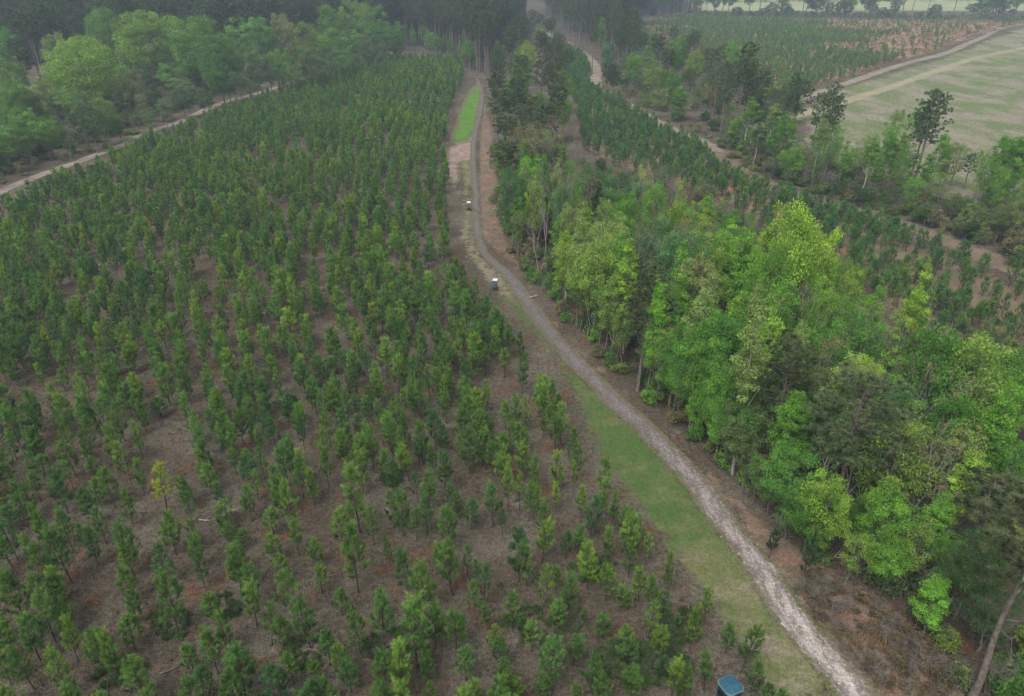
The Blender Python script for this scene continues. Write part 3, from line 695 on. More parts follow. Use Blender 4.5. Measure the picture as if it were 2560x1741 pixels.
for x, y, h, w_, hd_ in YP:
    sx, sy, dep = proj(x, y, h * .5)
    vis = -30 < sx < 2590 and -30 < proj(x, y, h)[1] < 1755
    rows.append([h / dep if vis else 0, x, y, h, w_, sx, proj(x, y)[1]])
order = sorted(range(len(rows)), key=lambda i: -rows[i][0])
NIND = 296
ind = order[:NIND]; rest = order[NIND:]
tier = sorted(ind, key=lambda i: -rows[i][6])
yellow_done = False
for r_, i in enumerate(tier):
    _, x, y, h, w_, sx, fy = rows[i]
    tn = pine_tint(x, y); lab = None
    fx7, fy7 = Z7(1100, 375)
    if abs(proj(x, y)[0] - fx7) < 4 and abs(fy - fy7) < 4: tn = np.array([.29, .36, .05]); lab = 'yellowing young pine beside the bare sapling in the near left rows'
    elif tn[0] > .2: tn = np.array([.11, .20, .05])
    sl = w_ / h
    look = 'bushy' if sl > .50 else 'slim' if sl < .34 else 'tall' if h > 4.7 else 'short' if h < 3.5 else 'even'
    k = KY[[0, 2, 5, 7, 10][rng.randint(5)]] if sl > .42 else KY[[1, 3, 4, 6, 8, 9, 11][rng.randint(7)]]
    T_ = r_ // 42
    place = ['along the bottom edge', 'in the second band up', 'in the third band up', 'in the fourth band up', 'in the fifth band up', 'in the sixth band up', 'in the seventh band up', 'in the top band'][T_]
    plant('young_pine', k, x, y, h, w_, tn, f'{look} young pine {place}', f'{look} young pines {place}', '', 'pine tree', 'young pines in the planted rows', None, (rng.normal(0, .035), rng.normal(0, .035)), lab)
R_ = np.array([rows[i] for i in rest])
tt = np.array([pine_tint(a, b) for a, b in R_[:, 1:3]])
def euler(n, lean=.03): return np.column_stack([rng.normal(0, lean, n), rng.normal(0, lean, n), rng.rand(n) * 6.28])
scatter('young_pine_plantation_foliage', [k.src for k in KY], R_[:, 1:3], euler(len(R_)), np.column_stack([R_[:, 4] / 1.85, R_[:, 4] / 1.85, R_[:, 3] / 4.2]), tt,
        'dense rows of distant young pines filling the plantation left of the lane')

# ---- right-hand strip of young pines and the far plantation
def fill(poly, n, mind=None):
    poly = np.array(poly); lo, hi = poly.min(0), poly.max(0); out = np.zeros((0, 2))
    while len(out) < n:
        q = rng.uniform(lo, hi, (n * 2, 2)); out = np.concatenate([out, q[in_poly(q, poly)]])
    return out[:n]
def row_fill(poly, row, sp, head, jit=.3):
    poly = np.array(poly); c = poly.mean(0); e = np.array([math.sin(head), math.cos(head)]); f = np.array([e[1], -e[0]])
    a, b = np.meshgrid(np.arange(-500, 500, row), np.arange(-500, 500, sp))
    P = c + a.ravel()[:, None] * f + b.ravel()[:, None] * e + rng.normal(0, jit, (a.size, 2))
    return P[in_poly(P, poly)]
P = row_fill(young_strip, 2.3, 1.5, R(-35), .55)
sd = dist_poly(P, strip_line, False)
P = P[(sd > 4.2) & (dist_poly(P, road_right, False) > 3.0) & (rng.rand(len(P)) > .10 + .45 * (wobble(P[:, 0], P[:, 1], .06, 9) > .25))]
n = len(P); hh = rng.normal(3.1, .45, n); tt = np.array([pine_tint(a, b) for a, b in P]) * np.array([.68, .80, 1.02])
scatter('young_pine_strip_foliage', [k.src for k in KN], P, euler(n, .05), np.column_stack([hh / 3.2, hh / 3.2, hh / 3.2]), tt, 'strip of young pines between the wood and the bare strip')
P = row_fill(sedge, 3.2, 2.2, R(-20), .5)
P = P[(dist_poly(P, np.array(sedge)) > 3) & (rng.rand(len(P)) > .12 + .75 * (wobble(P[:, 0], P[:, 1] * 1.6, .028, 14) + .012 * (P[:, 0] - 150) * (P[:, 0] > 110) > .42))]
n = len(P); hh = rng.normal(3.0, .4, n); tt = np.array([pine_tint(a, b) for a, b in P]) * np.array([.85, .9, 1.05])
scatter('far_young_pine_foliage', [k.src for k in KN], P, euler(n, .05), np.column_stack([hh / 3.2, hh / 3.2, hh / 3.4]), tt, 'small young pines dotted over the far right plantation')

# ---- woods: (tip x, tip y, height, width, kind, tone)
TONE = {'bright': ('bright green', (.150, .320, .045)), 'yellow': ('yellow-green', (.240, .390, .055)), 'green': ('mid green', (.100, .235, .045)), 'blue': ('bluish green', (.105, .225, .085)),
        'olive': ('olive', (.185, .285, .060)), 'dark': ('dark green', (.066, .125, .042)), 'pale': ('pale green', (.235, .320, .100)), 'tan': ('tan', (.245, .245, .110)), 'grey': ('grey', (0.211, 0.198, 0.092)), 'dull': ('dull green', (.125, .190, .068)),
        'pine': ('dark grey-green', (.098, .138, .064)), 'pineb': ('dark green', (.088, .142, .064))}
SHAPE = {'R': ('round-crowned tree', KR, 'broadleaf_tree', 'tree'), 'M': ('oval tree', KM, 'broadleaf_tree', 'tree'), 'T': ('slender tree', KT, 'slender_tree', 'tree'), 'A': ('thin-leaved tree', KA, 'sapling', 'sapling'),  # 'sapling' here: airy, thin-leaved broadleaf trees of any height, tall ones included
         'O': ('spreading oak', KO, 'oak_tree', 'oak tree'), 'P': ('tall pine', KP, 'pine_tree', 'pine tree'), 'B': ('bare tree', KB, 'bare_tree', 'bare tree'), 'S': ('shrub', KS, 'shrub', 'shrub')}
def wood_tree(x, y, h, w, sh, tone, place, group, lean=None, kidx=None, label=None):
    noun, ks, name, cat = SHAPE[sh]; tname, tint = TONE[tone]
    k = ks[rng.randint(len(ks)) if kidx is None else kidx]
    if sh in 'RMA' and h < 17: w *= .86
    if place == IN_WOOD and sh != 'P': tint = np.array(tint) * 1.2
    if place == 'in the row beside the field' and sh == 'P': tint = np.array(tint) * 1.22
    if place == IN_LEFT: tint = np.array(tint) * .82 + np.array([.035, .050, .030])
    tint = np.array(tint) * rng.uniform(.86, 1.14) * rng.uniform(.95, 1.05, 3)
    if place in (IN_WOOD, IN_TOPW, IN_EDGE):      # nothing grows on the verge beside the track
        need = 2.6 + .24 * w if sh != 'S' else 2.9
        for _ in range(30):
            if np.min(np.hypot(track_line[:, 0] - x, track_line[:, 1] - y)) > need: break
            x += .30; y += .12
    adj = '' if sh == 'B' else tname + ' '
    return plant(name, k, x, y, h, w, tint, adj + noun, adj + noun + 's', place, cat, group, None, lean, label)
IN_WOOD, G_WOOD = 'in the wood right of the track', 'trees of the wood right of the track'
IN_TOPW, G_TOPW = 'in the wood by the upper lane', 'trees by the far half of the lane'
IN_EDGE = 'along the wood edge by the track'
IN_LEFT, G_LEFT = 'in the wood beyond the left road', 'trees beyond the left dirt road'
WOOD = []
def add(z_, lst, place, group):
    for t in lst:
        px, py = z_(t[0], t[1]); x, y = at(px, py, t[2])
        WOOD.append((x, y, t[3])); wood_tree(x, y, t[2], t[3], t[4], t[5], place, group, None, t[6] if len(t) > 6 else None)
IN_WOOD, G_WOOD = 'in the wood right of the track', 'trees of the wood right of the track'
add(Z4, [(650,150,11,4,'M','green'),(780,80,12,4.5,'A','pale'),(980,75,13,7,'R','olive'),(1230,60,15,3.2,'T','yellow',1),(1560,5,14,6.5,'R','blue'),(1540,140,12,6,'B','grey',0),(1720,180,12,5,'A','pale'),(1860,90,13,5.5,'R','olive'),
 (2050,50,14,5,'M','bright'),(1190,345,14,4,'M','bright'),(1650,315,12,4,'M','bright'),(2050,565,16,3.4,'T','pale',0),(1960,470,13,6,'R','green'),(1600,630,12,5.5,'R','green'),(1780,610,12,5,'R','green'),(1890,600,12,4.5,'M','bright'),
 (1560,1040,7,3.5,'M','bright'),(1750,900,10,4.5,'R','bright'),(720,420,9,4,'A','green'),(900,420,9,4.5,'A','olive'),(1000,560,8,4,'A','olive'),(1130,620,10,4,'A','dull'),(1250,640,10,4,'A','pale'),(1420,760,9,4.5,'A','green'),(1480,860,8,3.5,'A','pale'),
 (1330,90,12,4,'B','grey',2),(1420,620,11,4,'M','green'),(1690,1150,7,4,'M','bright'),(1950,900,10,4.5,'R','green'),(2120,1000,9,4.5,'R','dull'),(620,350,8,4,'A','olive'),(850,130,12,5,'A','pale'),(1080,250,12,5,'M','olive')], IN_WOOD, G_WOOD)
add(Z9, [(60,20,14,6,'R','blue'),(280,35,13,6.5,'R','bright'),(440,-10,15,3.6,'T','bright',2),(660,-150,18,5,'M','yellow'),(800,-160,19,6,'R','yellow'),(930,-100,18,5.5,'R','yellow'),(620,60,16,5.5,'R','bright'),(860,180,14,6,'R','bright'),(90,170,12,4.5,'A','tan'),(40,310,13,3.8,'M','bright'),
 (590,420,12,5.5,'A','pale'),(1030,245,13,3,'T','yellow',1),(1170,240,13,3.4,'A','yellow'),(1620,235,15,3.0,'T','yellow',1),(1560,420,12,3,'T','yellow',2),(1220,530,12,6,'R','green'),(950,610,13,6.5,'R','green'),(780,660,12,3.6,'M','bright'),(1340,800,11,5,'A','bright'),
 (920,890,10,3.2,'A','tan'),(1060,930,10,3.4,'A','pale'),(1240,840,12,6.5,'R','yellow'),(1780,680,14,7.5,'R','green'),(2040,740,14,8,'R','olive'),(1480,1040,11,4.6,'R','blue'),(1560,1195,12,7.5,'R','olive'),(2210,1040,13,4.5,'M','bright'),(1970,920,12,4.5,'A','pale'),
 (2110,1140,11,5,'M','bright'),(1990,1490,9,2.6,'T','yellow',2),(830,1030,11,4,'M','bright'),(800,1140,9,5.5,'A','green'),(1660,1330,10,6,'B','grey',3),(300,1080,9,5,'R','green'),(420,1150,8,4.5,'R','dull'),(1390,480,12,3.4,'A','pale'),
 (1080,420,12,5.5,'R','bright'),(330,560,13,6,'R','green'),(520,480,13,6,'R','green'),(180,620,12,5.5,'R','bright'),(720,320,13,5,'A','bright'),(1260,720,10,4.5,'B','grey',1),(1620,820,11,4.5,'A','dull'),(1880,1080,11,5,'R','green'),(2250,760,12,6,'R','green'),(2180,1300,10,5,'R','green'),
 (1930,1260,10,4.5,'A','pale'),(480,760,10,4,'A','green'),(1120,640,10,5,'A','dull'),(1750,1120,9,4.5,'R','blue'),(640,900,9,4,'A','green'),(560,1130,8,4,'A','dull'),(2230,900,12,5,'R','bright'),(940,1180,9,4,'A','green'),(240,800,11,5,'M','green')], IN_WOOD, G_WOOD)
add(Z5, [(650,50,8,5.5,'R','green'),(960,190,8.5,4.8,'R','yellow'),(1320,260,9,4.4,'R','bright'),(1330,560,5.5,4,'R','bright'),(1850,70,11,2.8,'T','yellow',1),(1690,270,9,3,'M','bright'),(1590,10,10,6,'B','grey',0),(1630,840,5.5,3.6,'M','bright'),(2090,180,9,4,'B','grey',2),
 (1550,480,7,3.4,'A','olive'),(1120,540,6,2.8,'A','olive'),(280,140,5,2.6,'A','green'),(440,240,4.5,3,'A','green'),(190,90,5,2.8,'A','dull'),(820,280,7,4.5,'R','green'),(1900,560,8,5,'R','dark'),(1450,320,8,3.6,'A','green'),(2000,900,6,4.5,'A','dark'),(1700,560,6.5,3.2,'A','green'),
 (520,420,4,2.6,'A','green'),(1180,330,6,3.5,'R','green')], IN_WOOD, G_WOOD)
NEARSIDE = 'at the near side of the pale wood edge by the lane'
IN_TOPW, G_TOPW = 'in the wood by the upper lane', 'trees by the far half of the lane'
add(Z2, [(1110,1075,13,5.5,'R','blue'),(1320,985,14,4,'M','green'),(1330,1140,13,6,'B','grey',0),(1440,1065,13,5,'B','grey',1),(1700,1065,13,7.5,'R','blue'),(1870,1120,13,7,'R','blue'),(1550,1280,13,5,'R','pale'),(1850,1215,13,6,'R','bright'),(1450,1330,12,5,'B','grey',1),(1280,1320,11,6,'B','grey',2),
 (2170,1195,14,6,'B','grey',0),(2060,1195,13,5.5,'R','bright'),(1430,1460,12,4,'M','yellow'),(1730,1390,13,5,'A','pale'),(2100,1425,13,6.5,'R','blue'),(1530,1010,11,4,'A','olive'),(1010,265,14,6,'R','blue'),(1210,260,15,8,'R','yellow'),(1450,445,13,6,'R','bright'),(1290,600,12,7,'R','green'),
 (1450,590,12,6.5,'R','bright'),(1170,400,13,7,'R','green'),(1150,1250,10,4,'M','green'),(1070,1380,8,3.5,'A','olive'),(1900,1300,13,6,'R','green'),(2200,1320,13,5.5,'R','yellow'),(1640,1480,12,5,'A','pale'),(1960,1480,13,6,'R','blue')], IN_TOPW, G_TOPW)
# mature pines
G_PINE = 'tall dark pines'
def pines(z_, lst, place, wd=5.2):
    for t in lst:
        px, py = z_(t[0], t[1]); x, y = at(px, py, t[2]); WOOD.append((x, y, 5))
        wood_tree(x, y, t[2], t[3] if len(t) > 3 else wd * rng.uniform(.85, 1.15), 'P', 'pine' if rng.rand() < .7 else 'pineb', place, G_PINE)
pines(Z2, [(1130,805,13),(1080,945,12),(1300,370,16,6.5),(1000,475,14),(1080,600,14),(1210,640,14),(1400,255,17),(1120,170,17),(1190,115,18),(1240,815,12),(1400,560,14),(1010,600,13),(1330,860,11),(1180,700,13),(1060,760,12),(1330,690,13),(1130,520,14),(1300,950,11),(1400,950,10),(1660,1195,11,4)],
      'in the stand beside the lane', 5.6)
pines(Z9, [(750,760,13,5.5),(1250,1010,14,7)], IN_WOOD)
# pines whose foot the photograph shows: foot px, tip y
for z_, (fx, fy), ty, w_, nm in ((Z4, (1300, 1100), 285, 5.5, 'lone tall pine with straight bare trunk beside the gravel track'), (Z5, (1730, 880), 240, 5.0, 'leaning dark pine behind the nearest tall pine at lower right'), (Z5, (1790, 1600), 420, 5.0, 'nearest tall pine with long bare trunk at the lower right corner')):
    a, b = z_(fx, fy); x, y, h = height_for(a, b, z_(0, ty)[1])
    wood_tree(x, y, h, w_, 'P', 'pine', '', G_PINE, None, 0 if 'lone' in nm else 3, nm); WOOD.append((x, y, 3))
# tree row by the field
IN_ROW, G_ROW = 'in the row beside the field', 'trees in the row beside the field'
for fx, fy, ty, w_ in [(210,860,305,5.5),(360,930,295,6),(430,900,415,5),(730,980,535,6),(600,800,590,5),(690,900,560,5),(930,1085,555,4.8),(960,1090,640,4),(1530,1250,600,7),(1510,1230,690,5),(1870,1250,1015,3.2),(260,940,420,4.5),(640,960,600,4.5)]:
    a, b = Z3(fx, fy); x, y, h = height_for(a, b, Z3(0, ty)[1]); wood_tree(x, y, h, w_, 'P', 'pineb', IN_ROW, G_ROW, None, rng.randint(3))
for fx, fy in [(280,880),(690,1000),(860,1060)]:
    a, b = Z3(fx, fy); x, y = at(a, b); wood_tree(x, y, rng.uniform(13, 18), rng.uniform(3.6, 4.8), 'P', 'pineb', IN_ROW, G_ROW, None, rng.randint(3))
add(Z3, [(1450,680,14,5,'A','bright'),(1060,800,11,5,'A','bright'),(1260,850,10,5.5,'A','pale'),(1400,860,10,5,'M','bright'),(1820,925,10,6,'A','olive'),(760,970,7,6,'R','bright'),(340,665,9,4.5,'A','bright'),(470,830,7,4.5,'A','bright'),(560,860,7,5,'A','green'),(2150,855,11,6,'M','bright'),
 (2240,885,12,6,'R','green'),(2050,1040,8,5,'A','bright'),(1050,1175,4.5,3.4,'R','dark'),(20,230,15,8,'R','bright'),(110,315,14,8,'R','olive'),(350,265,14,9,'R','bright'),(1730,1120,7,4.5,'A','olive'),(1230,1230,4,4,'R','dark'),(1560,1150,7,5,'A','bright'),(1660,1000,8,4.5,'M','bright'),
 (1180,960,8,4.5,'A','pale'),(1330,1010,8,4,'M','bright'),(2100,1180,6,5,'R','green'),(2240,1120,9,6,'R','green'),(1880,1290,4.5,4.5,'R','green'),(2000,1330,5,5,'A','olive'),(620,1020,5,4,'A','dull'),(440,1000,5,4,'A','dull'),(2180,1350,6,6,'R','dull'),(1650,1330,4,4,'A','dull')], IN_ROW, G_ROW)
for fx, fy, ty, sh, tone, w_ in [(1290,1280,790,'A','bright',5),(1400,1240,830,'M','bright',4),(1450,1200,680,'A','bright',5.5),(1640,1290,840,'T','bright',3.4),(1780,1230,920,'A','olive',6),(2080,1260,990,'M','bright',4.5),(2150,1330,850,'M','bright',6),(2245,1340,870,'R','green',8),(1190,1220,900,'A','pale',5),(1330,1260,900,'T','green',3.2),(1700,1250,960,'M','bright',4),(1980,1320,1060,'A','green',5),(2060,1360,1080,'R','dull',6)]:
    a, b = Z3(fx, fy); x, y, h = height_for(a, b, Z3(0, ty)[1]); wood_tree(x, y, h, w_, sh, tone, IN_ROW, G_ROW)
IN_RD, G_RD = 'by the far road bend', 'trees beside the far dirt road'
add(Z2, [(1880,65,16,7,'R','yellow'),(1700,110,16,6,'R','bright'),(1910,330,13,6.5,'R','bright'),(2040,400,12,7,'R','olive'),(1750,260,13,6.5,'R','blue'),(2180,470,11,5.5,'R','green'),(2200,230,15,8,'R','bright'),(1960,600,8,6,'A','dull'),(2090,560,9,6,'A','olive'),(1850,560,8,6,'A','dull'),(1780,420,10,6,'R','dark')], IN_RD, G_RD)
pines(Z2, [(1920,140,18),(2080,230,17),(1820,200,17),(1740,420,10,5),(2150,330,15),(1600,60,20),(1650,130,19),(1530,40,20),(1470,20,20),(1560,-60,22),(1640,0,20),(1720,-20,21),(1800,40,20)], 'by the far road bend')

# ---- left wood
IN_LEFT, G_LEFT = 'in the wood beyond the left road', 'trees beyond the left dirt road'
add(Z1, [(500,240,21,23,'O','yellow'),(960,55,25,22,'O','yellow'),(1250,88,24,20,'O','bright'),(1400,230,20,14,'O','green'),(640,40,24,15,'O','bright')], IN_LEFT, G_LEFT)
add(Z1, [(1600,85,22,12,'R','bright'),(1700,105,21,11,'R','green'),(1820,60,23,12,'R','tan'),(2150,25,24,13,'R','bright'),(1990,125,20,12,'R','olive'),(1650,290,16,9,'R','dull'),(60,505,15,9,'R','bright'),(270,755,9.5,8.5,'R','bright'),(60,765,10,9,'R','green'),(560,680,11,8.5,'R','dark'),(750,740,7,5,'R','bright'),
 (860,425,14,7,'R','tan'),(920,600,8.5,5,'A','tan'),(1000,550,10,6,'R','dark'),(1470,390,13,9,'R','dark'),(1560,450,12,7,'A','dull'),(1840,300,15,10,'R','bright'),(2030,260,16,11,'R','dull'),(2180,180,18,12,'R','bright'),(1760,380,12,8,'A','dull'),(1930,400,11,8,'A','olive'),(2100,370,12,9,'R','dull'),
 (2240,290,14,9,'R','green'),(1180,560,9,8,'R','dark'),(1320,580,8,7,'R','dark'),(420,880,5,4.5,'A','olive'),(960,700,6,5,'A','dull'),(330,200,18,10,'R','pale'),(20,350,16,9,'R','bright'),(10,170,20,10,'R','green'),(150,560,13,8,'R','dull'),(1060,640,8,7,'A','dull'),(650,640,11,8,'R','olive'),(-60,820,10,9,'R','green'),(1640,520,7,6,'A','dull')], IN_LEFT, G_LEFT)
add(Z2, [(60,-20,24,13,'R','yellow'),(180,20,22,12,'R','bright'),(230,150,17,10,'R','green'),(40,180,16,11,'R','bright'),(150,260,12,9,'R','dull'),(250,260,12,8,'A','dull'),(560,190,12,6,'R','bright'),(790,180,14,5,'M','bright'),(330,120,18,9,'R','green')], IN_LEFT, G_LEFT)
pines(Z1, [(100,250,18,8),(60,330,15,7),(30,60,24,8),(140,70,24,8),(230,20,26,8),(330,60,24,8),(330,-30,27,8)], 'behind the oaks beyond the left road')
# ---- tall pine stand across the top: front ranks as trees, the depth of it as one wood
IN_STAND = 'in the tall stand across the top'
front = smooth_line(W([(850, 118), (900, 104), (960, 112), (1040, 138), (1075, 160), (1100, 175)]), 3.4)
for q in front:
    for k in range(2):
        p = q + rng.normal(0, 1.2, 2) + np.array([0, 2.5 + k * 4.5])
        wood_tree(p[0], p[1], rng.uniform(21, 27), rng.uniform(5.2, 7.0), 'P', 'pine', IN_STAND, G_PINE, None, [0, 1, 2, 1][rng.randint(4)])
front2 = smooth_line(W([(1228, 58), (1290, 92), (1345, 122), (1372, 150), (1385, 185)]), 6)
for q in front2:
    p = q + rng.normal(0, 1.5, 2) + np.array([6, 2]); wood_tree(p[0], p[1], rng.uniform(18, 24), rng.uniform(4.5, 6), 'P', 'pine', 'outside the far dirt road', G_PINE)
back = W([(-400, 180), (60, 150), (300, 165), (560, 165), (850, 108), (960, 100), (1040, 126), (1100, 150), (1180, 75), (1200, 20), (1190, -60), (-800, -60)])
P = row_fill(back, 5.2, 5.2, R(10), 1.1); P = P[P[:, 1] < 640]
n = len(P); hh = rng.uniform(21, 28, n)
scatter('pine_forest', [k.src for k in KP[:3]], P, euler(n, .015), np.column_stack([hh / 15, hh / 15, hh / 18]), np.array([.100, .150, .078]) * rng.uniform(.75, 1.25, (n, 1)), 'dark tall pine forest filling the top left and centre')
back2 = W([(1240, 40), (1400, 130), (1460, 60), (1440, 40), (1600, 30), (1500, -10), (1230, -10)])
P = row_fill(back2, 6, 6, R(20), 1.4); n = len(P); hh = rng.uniform(19, 26, n)
scatter('pine_forest', [k.src for k in KP[:3]], P, euler(n, .015), np.column_stack([hh / 15, hh / 15, hh / 18]), np.array([.074, .100, .058]) * rng.uniform(.75, 1.25, (n, 1)), 'dark tall pine forest behind the far dirt road')

# ---- fill of the woods
def fill_trees(poly, n, mind, kinds, tones, hr, wr, place, group, near=WOOD):
    c = 0
    for p in fill(poly, n * 6):
        if c >= n: break
        if min([math.hypot(p[0] - q[0], p[1] - q[1]) / (mind + q[2] * .12) for q in near] + [9]) < 1: continue
        sh = kinds[rng.randint(len(kinds))]; h = rng.uniform(*hr); w = rng.uniform(*wr)
        if sh == 'P': h *= 1.2; w = min(w, 6.0)
        wood_tree(p[0], p[1], h, w, sh, 'pine' if sh == 'P' else tones[rng.randint(len(tones))], place, G_PINE if sh == 'P' else group); near.append((p[0], p[1], w)); c += 1
wood_in = W([(1150, 400), (1200, 560), (1260, 670), (1360, 775), (1470, 880), (1580, 985), (1680, 1080), (1780, 1160), (1900, 1240), (2040, 1330), (2140, 1420), (2330, 1400), (2330, 1010), (2130, 920), (1990, 830), (1880, 760), (1720, 670), (1580, 590), (1400, 530), (1220, 480)])
fill_trees(wood_in, 85, 1.9, 'TTMMATRA', ['bright', 'bright', 'yellow', 'green', 'pale', 'bright', 'green'], (7.5, 13.5), (2.6, 4.4), IN_WOOD, G_WOOD)
fill_trees(W([(1140, 400), (1150, 510), (1200, 585), (1300, 610), (1350, 540), (1270, 450), (1190, 400)]), 26, 1.8, 'MMATRR', ['green', 'blue', 'pale', 'bright', 'olive'], (9, 13), (3.4, 5.2), IN_TOPW, G_TOPW)
for p in fill(W([(1160, 420), (1190, 540), (1300, 590), (1330, 520), (1240, 430)]), 5): wood_tree(p[0], p[1], rng.uniform(11, 14), rng.uniform(5, 7), 'B', 'grey', IN_TOPW, G_TOPW)
edge_in = W([(1180, 520), (1230, 610), (1330, 720), (1440, 830), (1560, 940), (1680, 1050), (1800, 1150), (1950, 1240), (1980, 1190), (1830, 1080), (1700, 970), (1560, 860), (1430, 750), (1300, 640), (1220, 540)])
for p in fill(edge_in, 26):
    wood_tree(p[0], p[1], rng.uniform(10, 15), rng.uniform(2.4, 3.4), 'T', ['pale', 'yellow', 'bright', 'pale'][rng.randint(4)], IN_WOOD, G_WOOD, None, 0)
for p in fill(wood_in, 14): wood_tree(p[0], p[1], rng.uniform(10, 15), rng.uniform(4.5, 7), 'B', 'grey', IN_WOOD, G_WOOD)
left_wood = W([(-140, 470), (-60, 430), (60, 385), (170, 345), (290, 300), (400, 256), (500, 212), (600, 186), (700, 155), (830, 122), (880, 108), (860, 92), (700, 120), (560, 150), (420, 180), (300, 205), (160, 240), (-60, 300), (-250, 330)])
fill_trees(left_wood, 60, 3.8, 'RRRRRMA', ['bright', 'green', 'green', 'dull', 'olive', 'bright', 'dark', 'pale'], (7, 13), (7, 10), IN_LEFT, G_LEFT)
stand = W([(1108, 185), (1118, 250), (1125, 335), (1225, 342), (1310, 330), (1300, 240), (1285, 170), (1260, 110), (1210, 80), (1150, 95), (1120, 140)])
fill_trees(W([(850, 135), (900, 116), (960, 122), (1040, 150), (1080, 172), (1095, 168), (1040, 132), (960, 108), (880, 104)]), 26, 3.0, 'MARM', ['green', 'dull', 'bright', 'olive'], (6, 12), (4, 6), 'below the tall top stand', G_LEFT)
fill_trees(stand, 44, 2.6, 'PPPPRM', ['green', 'bright', 'dull'], (9, 13), (4.5, 6.5), 'in the stand beside the lane', G_TOPW)
mid_wood = W([(1365, 150), (1385, 195), (1480, 250), (1560, 290), (1650, 325), (1760, 340), (1800, 300), (1800, 240), (1720, 200), (1600, 150), (1480, 90), (1420, 60), (1380, 90)])
fill_trees(mid_wood, 56, 3.4, 'RRAAPPM', ['green', 'dull', 'olive', 'bright', 'dull', 'grey'], (7, 13), (5, 8), IN_RD, G_RD)
hedge = W([(1650, 335), (1720, 392), (1850, 440), (1990, 478), (2090, 508), (2330, 600), (2560, 720), (2560, 560), (2324, 492), (2100, 462), (1990, 424), (1880, 392), (1770, 345)])
fill_trees(hedge, 30, 3.0, 'ATTM', ['bright', 'bright', 'green', 'pale'], (8, 13), (3.2, 5), IN_ROW, G_ROW)
fill_trees(hedge, 40, 2.6, 'AAATTSM', ['bright', 'olive', 'bright', 'green', 'pale', 'dull'], (4.5, 11), (3, 5.5), IN_ROW, G_ROW)
# far tree line above the right plantation
IN_LINE, G_LINE = 'in the top right tree line', 'trees of the far tree line'
for px in np.arange(1600, 2590, 13):
    if rng.rand() < .22: continue
    x, y = at(px + rng.normal(0, 6), 42 + (px - 1590) * .004 + rng.uniform(-3, 1)); r = rng.rand()
    if r < .45: wood_tree(x, y, rng.uniform(18, 30), rng.uniform(10, 16), 'R', ['dark', 'dull', 'dark', 'green'][rng.randint(4)], IN_LINE, G_LINE)
    elif r < .70: wood_tree(x, y, rng.uniform(6, 11), rng.uniform(8, 13), 'R', 'dark', IN_LINE, G_LINE)
    else: wood_tree(x, y, rng.uniform(22, 30), rng.uniform(7, 9), 'P', 'pine', IN_LINE, G_LINE)
far = [(x_, y_) for x_, y_ in fill([(-900, 700), (1200, 830), (1200, 1000), (-900, 1000)], 2600)]
P = np.array(far); n = len(P); hh = rng.uniform(16, 24, n)
scatter('far_woods', [KR[0].src, KP[0].src, KP[2].src, KR[1].src], P, euler(n, .01), np.column_stack([hh / 14, hh / 14, hh / 16]), np.array([.08, .11, .06]) * rng.uniform(.7, 1.3, (n, 1)), 'far dark woods along the horizon')

# ---- shrubs at the wood edges
IN_EDGE = 'along the wood edge by the track'
edge = smooth_line(W([(1122, 345), (1128, 470), (1188, 605), (1240, 690), (1335, 795), (1440, 900), (1550, 1015), (1640, 1112), (1745, 1208), (1845, 1268), (1980, 1350), (2080, 1440), (2180, 1560)]), 1.7)
for q in edge:
    t_ = np.array([1.0, .35]); p = q + t_ * rng.uniform(-.6, 3.0) + rng.normal(0, .5, 2)
    tn = ['olive', 'dull', 'green', 'grey', 'dull', 'bright'][rng.randint(6)]
    wood_tree(p[0], p[1], rng.uniform(1.3, 3.4), rng.uniform(1.6, 3.2), 'S', tn, IN_EDGE, 'shrubs at the wood edge')
P = fill(wood_floor, 520); n = len(P); hh = rng.uniform(1.5, 4.5, n)
P = P[dist_poly(P, np.array(wood_floor)) > 1.5]; n = len(P); hh = hh[:n]
tl = np.array([TONE[k][1] for k in ('olive', 'dull', 'green', 'grey', 'dark')])
scatter('wood_undergrowth', [k.src for k in KS], P, euler(n), np.column_stack([hh / 2.6, hh / 2.6, hh / 2.6]), tl[rng.randint(5, size=n)] * rng.uniform(.8, 1.1, (n, 1)), 'tangled undergrowth on the floor of the wood')
for poly_, nm_, n_, lb in ((left_wood, 'left_wood_undergrowth', 1100, 'undergrowth below the oaks beyond the left road'), (mid_wood, 'road_wood_undergrowth', 520, 'grey and green undergrowth by the far road'), (W([(1450, 44), (1600, 40), (1900, 42), (2340, 47), (2340, 40), (1600, 34)]), 'far_line_undergrowth', 500, 'dark brush along the foot of the far tree line'), (hedge, 'tree_row_undergrowth', 420, 'brushy undergrowth below the tree row')):
    P = fill(poly_, n_); n = len(P); hh = rng.uniform(1.5, 4.6, n)
    scatter(nm_, [k.src for k in KS], P, euler(n), np.column_stack([hh / 2.4, hh / 2.4, hh / 2.6]), tl[rng.randint(5, size=n)] * rng.uniform(.7, 1.0, (n, 1)), lb)
for line, side, nn in ((road_left, np.array([-2.0, 5.0]), 34), (strip_line, np.array([1.5, 6.0]), 34)):
    for k in range(nn):
        q = line[int(len(line) * (k + rng.rand()) / nn * .96)]; p = q + side * rng.uniform(.7, 1.8) + rng.normal(0, .8, 2)
        sx, sy, _ = proj(*p)
        if not (-30 < sx < 2590 and sy > 0): continue
        wood_tree(p[0], p[1], rng.uniform(1.4, 3.6), rng.uniform(2, 4.5), 'S', ['olive', 'dull', 'grey', 'dull', 'grey'][rng.randint(5)], 'along the left dirt road' if line is road_left else 'along the bare strip', 'shrubs along the dirt roads')

